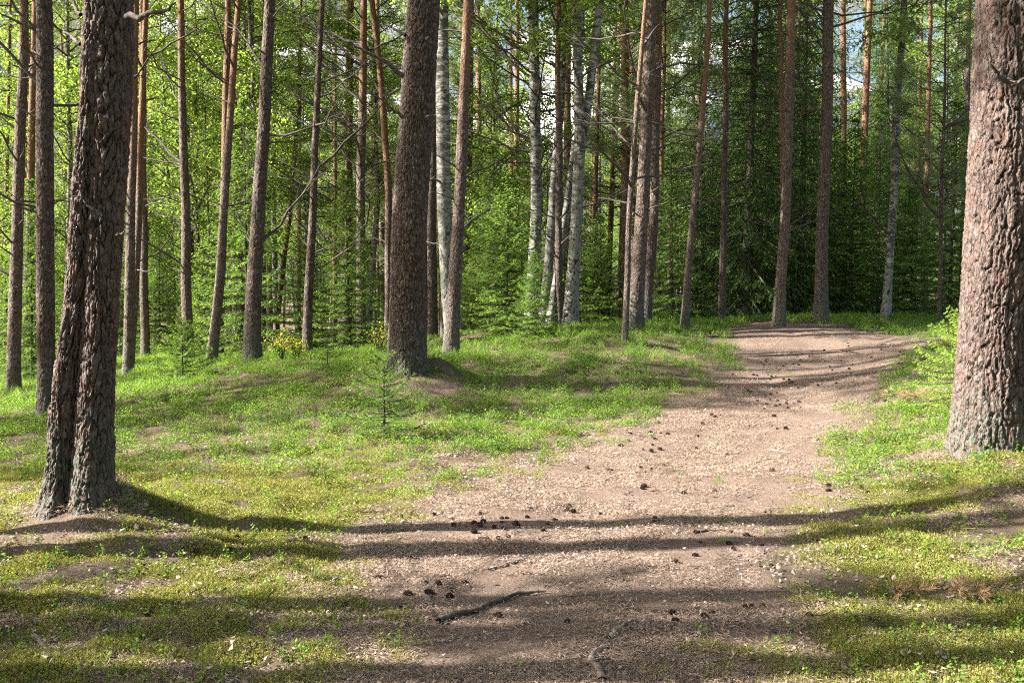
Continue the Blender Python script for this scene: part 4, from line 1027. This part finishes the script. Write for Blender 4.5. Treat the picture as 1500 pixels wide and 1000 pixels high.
def d_sp(X, Y): return np.clip(green(X, Y) * (.35 + .65 * sstep(.4, .6, fbm(X * 2, Y * 2, 57))) + .012, 0, 1)
X, Y = sample(2300, 3.4, 10, d_sp)
scatter('bilberry_sprigs', 'small scattered green sprigs in the mossy foreground', 'bilberry sprigs', PBS, X, Y, rs, .6, 1.15, .2)
def d_moss(X, Y): return np.clip(green(X, Y) * moss_mask(X, Y) * 1.1, 0, 1)
X, Y = sample(15000, 3.2, 13, d_moss)
scatter('moss_cushions', 'yellow green moss cushions on the forest floor', 'moss', PM, X, Y, rs, .7, 1.4, .1)
def d_lit(X, Y): return np.clip(.30 + .7 * np.maximum(path_mask(X, Y), bare_mask(X, Y)) - .25 * moss_mask(X, Y), 0, 1) * (.12 + .88 * sstep(.40, .58, fbm(X * 1.5, Y * 2.4, 61)))
X, Y = sample(9500, 3.0, 18, d_lit)
scatter('leaf_litter', 'dry brown needles, bark flakes and leaves covering the path', 'leaf litter', PLT, X, Y, rs, .7, 1.25, .03, .0)
def d_gr(X, Y): return np.clip(green(X, Y) * (sstep(12.5, 16, Y) * .8 * sstep(.35, .6, fbm(X * .8, Y * .8, 67)) + .03 * sstep(8, 10, Y)), 0, 1)
X, Y = sample_area(3600, 8, 27, d_gr)
scatter('grass_tufts', 'tufts of green grass along the wood edge', 'grass', PG, X, Y, rs, .6, 1.15)
X, Y = sample(240, 6, 18, lambda X, Y: path_mask(X, Y) * sstep(.5, .62, fbm(X * 1.2, Y * 1.2, 71)))
scatter('fine_grass', 'thin fine grass tufts sprouting in the trodden path', 'grass', PGF, X, Y, rs, .6, 1.3)

def leaves(R, n):
    gg = Geo(); a = rp.uniform(0, 6.28, n); q = R * np.sqrt(rp.random(n)); C = np.stack([np.cos(a) * q, np.sin(a) * q, rp.uniform(.006, .02, n)], 1)
    D = rp.normal(size=(n, 3)); D[:, 2] *= .3; D = nrm(D); W = nrm(np.cross(D, np.array([0, 0, 1.0]) + rp.normal(size=(n, 3)) * .4)); l = rp.uniform(.018, .042, n)
    V, F = rhombs(C, D, W, l, l * rp.uniform(.4, .8, n), .22); gg.add(V, F); return gg.mesh('dead_leaf', M_DEADLEAF)
M_DEADLEAF = foliage('dead_leaf', (.20, .125, .09), (.50, .40, .33), None, .12, .8, .5)
PDL = [proto('dead_leaves', leaves(.14, 5)) for _ in range(4)]
def d_dl(X, Y):
    p = path_mask(X, Y); return np.clip(.35 * (1 - p) + 1.4 * p * (1 - p) * 2 + .06, 0, 1) * (.35 + .65 * sstep(10, 8.5, Y))
X, Y = sample(3000, 3.2, 17, d_dl)
scatter('dead_leaves', 'pale curled dead leaves lying on moss and along the path borders', 'dead leaves', PDL, X, Y, rs, .6, 1.1, .1)

def twiglets(R, n):
    gg = Geo()
    for k in range(n):
        a = rp.uniform(0, 6.28); q = R * math.sqrt(rp.random()); L_ = rp.uniform(.03, .12); b = rp.uniform(0, 6.28); d = np.array([math.cos(b), math.sin(b), 0])
        P = np.array([math.cos(a) * q, math.sin(a) * q, .006]) + d * L_ * np.linspace(0, 1, 4)[:, None] + rp.normal(size=(4, 3)) * np.array([1, 1, .6]) * L_ * .07
        V, F = tube(P, np.linspace(1, .5, 4) * rp.uniform(.0018, .0045), 4); gg.add(V, F)
    return gg.mesh('twiglets', M_WOOD_DARK)
PTW = [proto('twiglets', twiglets(.2, 6)) for _ in range(4)]
X, Y = sample(750, 3.2, 16, lambda X, Y: .45 + .55 * sstep(.45, .6, fbm(X * 2, Y * 2, 83)))
scatter('twig_debris', 'small broken dark twigs strewn over the litter', 'twig debris', PTW, X, Y, rs, .6, 1.2, .05)

# ------------------------------------------------------------------ rusty fallen twigs with needles
def rusty(u, v, w_, label, s, n=26, zo=.0):
    x, y, z = ground_at(u, v); rr = np.random.default_rng(s)
    root = link('fallen_pine_twig', None, None, (x, y, z)); tag(root, label, 'fallen twig')
    nd = Geo(); wd = Geo(); P0, P1 = [], []
    t = np.linspace(0, 1, 7); M = np.stack([(t - .5) * 2 * w_, .12 * w_ * np.sin(t * 5), .03 + zo + .02 * np.sin(t * 9)], 1)
    V, F = tube(M, np.linspace(.006, .003, 7), 5); wd.add(V, F)
    for k in range(n):
        f = rr.random(); q = np.array([np.interp(f, t, M[:, c]) for c in range(3)]); e = q + np.array([rr.normal() * w_ * .45, rr.normal() * w_ * .6, rr.uniform(-.01, .05)])
        V, F = tube(np.stack([q, (q + e) / 2, e]), [.003, .0025, .002], 3); wd.add(V, F)
        P0.append(q * .4 + e * .6); P1.append(e)
    needles(nd, np.array(P0), np.array(P1), 34, .05, .0028, rr, .9, .8)
    link('twigs', wd.mesh('twigs', M_WOOD_DARK), root)['kind'] = 'stuff'; link('needles', nd.mesh('needles', M_RUST), root)['kind'] = 'stuff'
rusty(1343, 598, .26, 'rusty orange fallen pine twig left of the right edge pine', 1, 40, .09)
rusty(1422, 886, .10, 'rusty fallen pine twig lying rightmost in the lower right corner', 2, 24, .03)
rusty(1325, 884, .08, 'paler rusty fallen pine twig left of the lower right one', 3, 14, .02)
rusty(490, 655 - 90, .12, 'small rusty twig on the rise left of the centre pine', 4, 12)

# ------------------------------------------------------------------ fallen sticks, roots
def stick(pxs, r0, label, m_=M_WOOD_DARK, name='fallen_stick', cat='stick', lift=.5, taper=.6, subs=0, seed=1):
    G = np.array([ground_at(u, v) for u, v in pxs]); o0 = G[0].copy(); rr = np.random.default_rng(seed + int(pxs[0][0]))
    t = np.linspace(0, 1, len(G)); tt = np.linspace(0, 1, 16); P = np.stack([np.interp(tt, t, G[:, c]) for c in range(3)], 1)
    P[:, 2] = height(P[:, 0], P[:, 1]) + r0 * lift; P[1:-1, :2] += rr.normal(size=(14, 2)) * r0 * .35
    gg = Geo(); V, F = tube(P - o0, r0 * (1 - taper * tt) * (1 + .12 * np.sin(tt * 31 + seed)), 8); gg.add(V, F)
    for k in range(subs):
        q = P[rr.integers(3, 14)] - o0; L_ = rr.uniform(.06, .16); d = nrm(np.array([rr.normal(), rr.normal() * .6, .35])); V, F = tube(q + d * L_ * np.linspace(0, 1, 4)[:, None], [r0 * .4, r0 * .3, r0 * .2, .001], 5); gg.add(V, F)
    o = link(name, gg.mesh(name, m_, True), None, tuple(o0)); tag(o, label, cat)
stick([(642, 915), (668, 908), (700, 900), (730, 886), (760, 877), (800, 871)], .018, 'thick dark curved stick in the middle foreground', lift=.8)
stick([(716, 838), (730, 832), (745, 828)], .010, 'short pale broken twig at the left end of the thin dark stick', M_WOOD_PALE)
stick([(742, 829), (770, 820), (800, 812), (840, 802), (888, 793)], .009, 'long thin dark stick lying across the path')
stick([(892, 944), (897, 936), (905, 926), (920, 917), (945, 908)], .017, 'pale crooked root breaking the surface of the path', M_WOOD_PALE, 'surface_root', 'root', .35)
stick([(882, 1000), (872, 984), (864, 970), (880, 955), (893, 945)], .022, 'pale worn root running out at the bottom edge', M_WOOD_PALE, 'surface_root', 'root', .2)
stick([(632, 872), (630, 890), (634, 904), (643, 914)], .006, 'thin upright twig left of the thick dark stick', subs=1)
stick([(512, 752), (524, 748), (536, 751), (546, 741)], .006, 'small dark twig tangle on the mossy left foreground', subs=3)
stick([(170, 720), (220, 735), (262, 745), (300, 748)], .006, 'thin dead bough lying right of the double stemmed pine', subs=6)
stick([(215, 722), (240, 727), (262, 738), (272, 748)], .005, 'second thin dead bough right of the double stemmed pine', subs=5)
stick([(50, 936), (60, 944), (72, 953), (80, 955)], .014, 'pale bark strip in the lower left corner', M_WOOD_PALE)
stick([(236, 880), (248, 889), (262, 893)], .006, 'pale short twig among moss at lower left', M_WOOD_PALE)
stick([(330, 888), (350, 889), (353, 890)], .006, 'tiny pale twig right of the pale short twig', M_WOOD_PALE)
stick([(645, 945), (660, 942), (687, 937)], .008, 'short tan stick below the thick dark stick', M_WOOD_PALE)
stick([(676, 993), (700, 990), (724, 987)], .008, 'short dark stick at the bottom edge', lift=.6)
stick([(330, 979), (350, 980), (368, 979)], .009, 'short brown stick at the bottom left', M_WOOD_PALE)
stick([(1095, 675), (1103, 681), (1115, 677), (1130, 674)], .008, 'short brown stick on the sunlit path', )
stick([(1130, 660), (1150, 664), (1170, 666)], .007, 'pale thin twig on the sunlit path', M_WOOD_PALE)
stick([(995, 672), (1005, 668), (1010, 666)], .006, 'tiny twig on the sunlit path')
stick([(1258, 903), (1272, 908), (1288, 912), (1300, 918)], .009, 'dark bent twig in the lower right moss', subs=2)
stick([(1462, 825), (1478, 834), (1492, 846), (1500, 858)], .006, 'grey arching twig at the lower right edge', M_WOOD_PALE)
stick([(1300, 834), (1325, 841), (1348, 846)], .006, 'pale thin twig above the rusty twigs', M_WOOD_PALE)
stick([(1470, 970), (1485, 968), (1500, 965)], .009, 'brown stick in the lower right corner')
stick([(1100, 870), (1125, 866), (1150, 868), (1190, 866)], .007, 'long pale twig at the right side of the path', M_WOOD_PALE)
stick([(1020, 783), (1040, 779), (1062, 778)], .010, 'brown stick on the shaded path')
stick([(560, 775), (590, 779), (610, 778), (618, 783)], .008, 'crooked twig at the left border of the path', subs=2)
stick([(1075, 1000), (1095, 993), (1110, 988)], .010, 'forked dark twig at the bottom edge right of the roots', subs=2)

# ------------------------------------------------------------------ pine cones
def cone_mesh(seed):
    rr = np.random.default_rng(seed); gg = Geo(); Lc, R = .044, .017
    z = np.linspace(0, Lc, 7); pr = R * .75 * np.sin(np.linspace(.25, PI - .15, 7)) ** .7; V, F = tube(np.stack([z * 0, z * 0, z - Lc / 2], 1), pr, 8); gg.add(V, F)
    n = 54; k = np.arange(n); f = (k + .5) / n; zz = (f - .5) * Lc * .95; rad = R * np.sin(.25 + f * (PI - .45)) ** .7; a = k * 2.39996
    D = np.stack([np.cos(a), np.sin(a), np.full(n, -.45)], 1); C = np.stack([np.cos(a) * rad * .85, np.sin(a) * rad * .85, zz], 1); W = np.stack([-np.sin(a), np.cos(a), a * 0], 1)
    V, F = rhombs(C, nrm(D), W, .013, .011, .12); gg.add(V, F); return gg.mesh('pine_cone', M_CONE)
CM = [cone_mesh(k) for k in range(4)]
rk = np.random.default_rng(8)
CL = [(1155, 590, 28, 9, 12), (1180, 562, 30, 6, 8), (1290, 575, 30, 10, 8), (1095, 577, 20, 6, 6), (1045, 612, 20, 8, 5), (1160, 530, 60, 8, 12), (1230, 515, 60, 8, 10), (1110, 550, 50, 8, 8),
      (1260, 545, 50, 8, 8), (730, 768, 35, 8, 10), (700, 800, 30, 14, 6), (600, 760, 40, 10, 4), (1000, 640, 120, 25, 16), (950, 700, 80, 15, 8), (620, 860, 60, 25, 7),
      (930, 765, 120, 12, 6), (1040, 800, 130, 20, 8), (1000, 900, 150, 30, 6), (350, 870, 100, 30, 5), (820, 745, 60, 6, 4), (1230, 720, 60, 15, 4), (330, 800, 80, 20, 4)]
pts = [(1002, 723), (1046, 723), (1043, 900), (1152, 902), (545, 927), (420, 976), (1185, 905)]
for (u, v, su, sv, n) in CL:
    for _ in range(int(n * 1.45)): pts.append((u + rk.normal() * su * .7, v + rk.normal() * sv * .7))
for (u, v) in pts:
    if v > 995 or v < 488: continue
    x, y, z = ground_at(u, v)
    o = link('pine_cone', CM[rk.integers(0, 4)], None, (x, y, z + rk.uniform(.002, .013)), (PI / 2 + rk.normal() * .3, rk.uniform(0, 6), rk.uniform(0, 6)), float(rk.uniform(.5, 1.2)))
    row = 'near the crest of the path' if v < 540 else 'in the shaded far half of the path' if v < 600 else 'on the sunlit middle of the path' if v < 735 else 'among the shadow bands of the path' if v < 850 else 'on the needle litter close to the viewer'
    side = 'left' if u < 830 else 'middle' if u < 1130 else 'right'
    tag(o, 'dark brown pine cone %s, %s third' % (row, side), 'pine cone', 'pine cones %s, %s third' % (row, side))
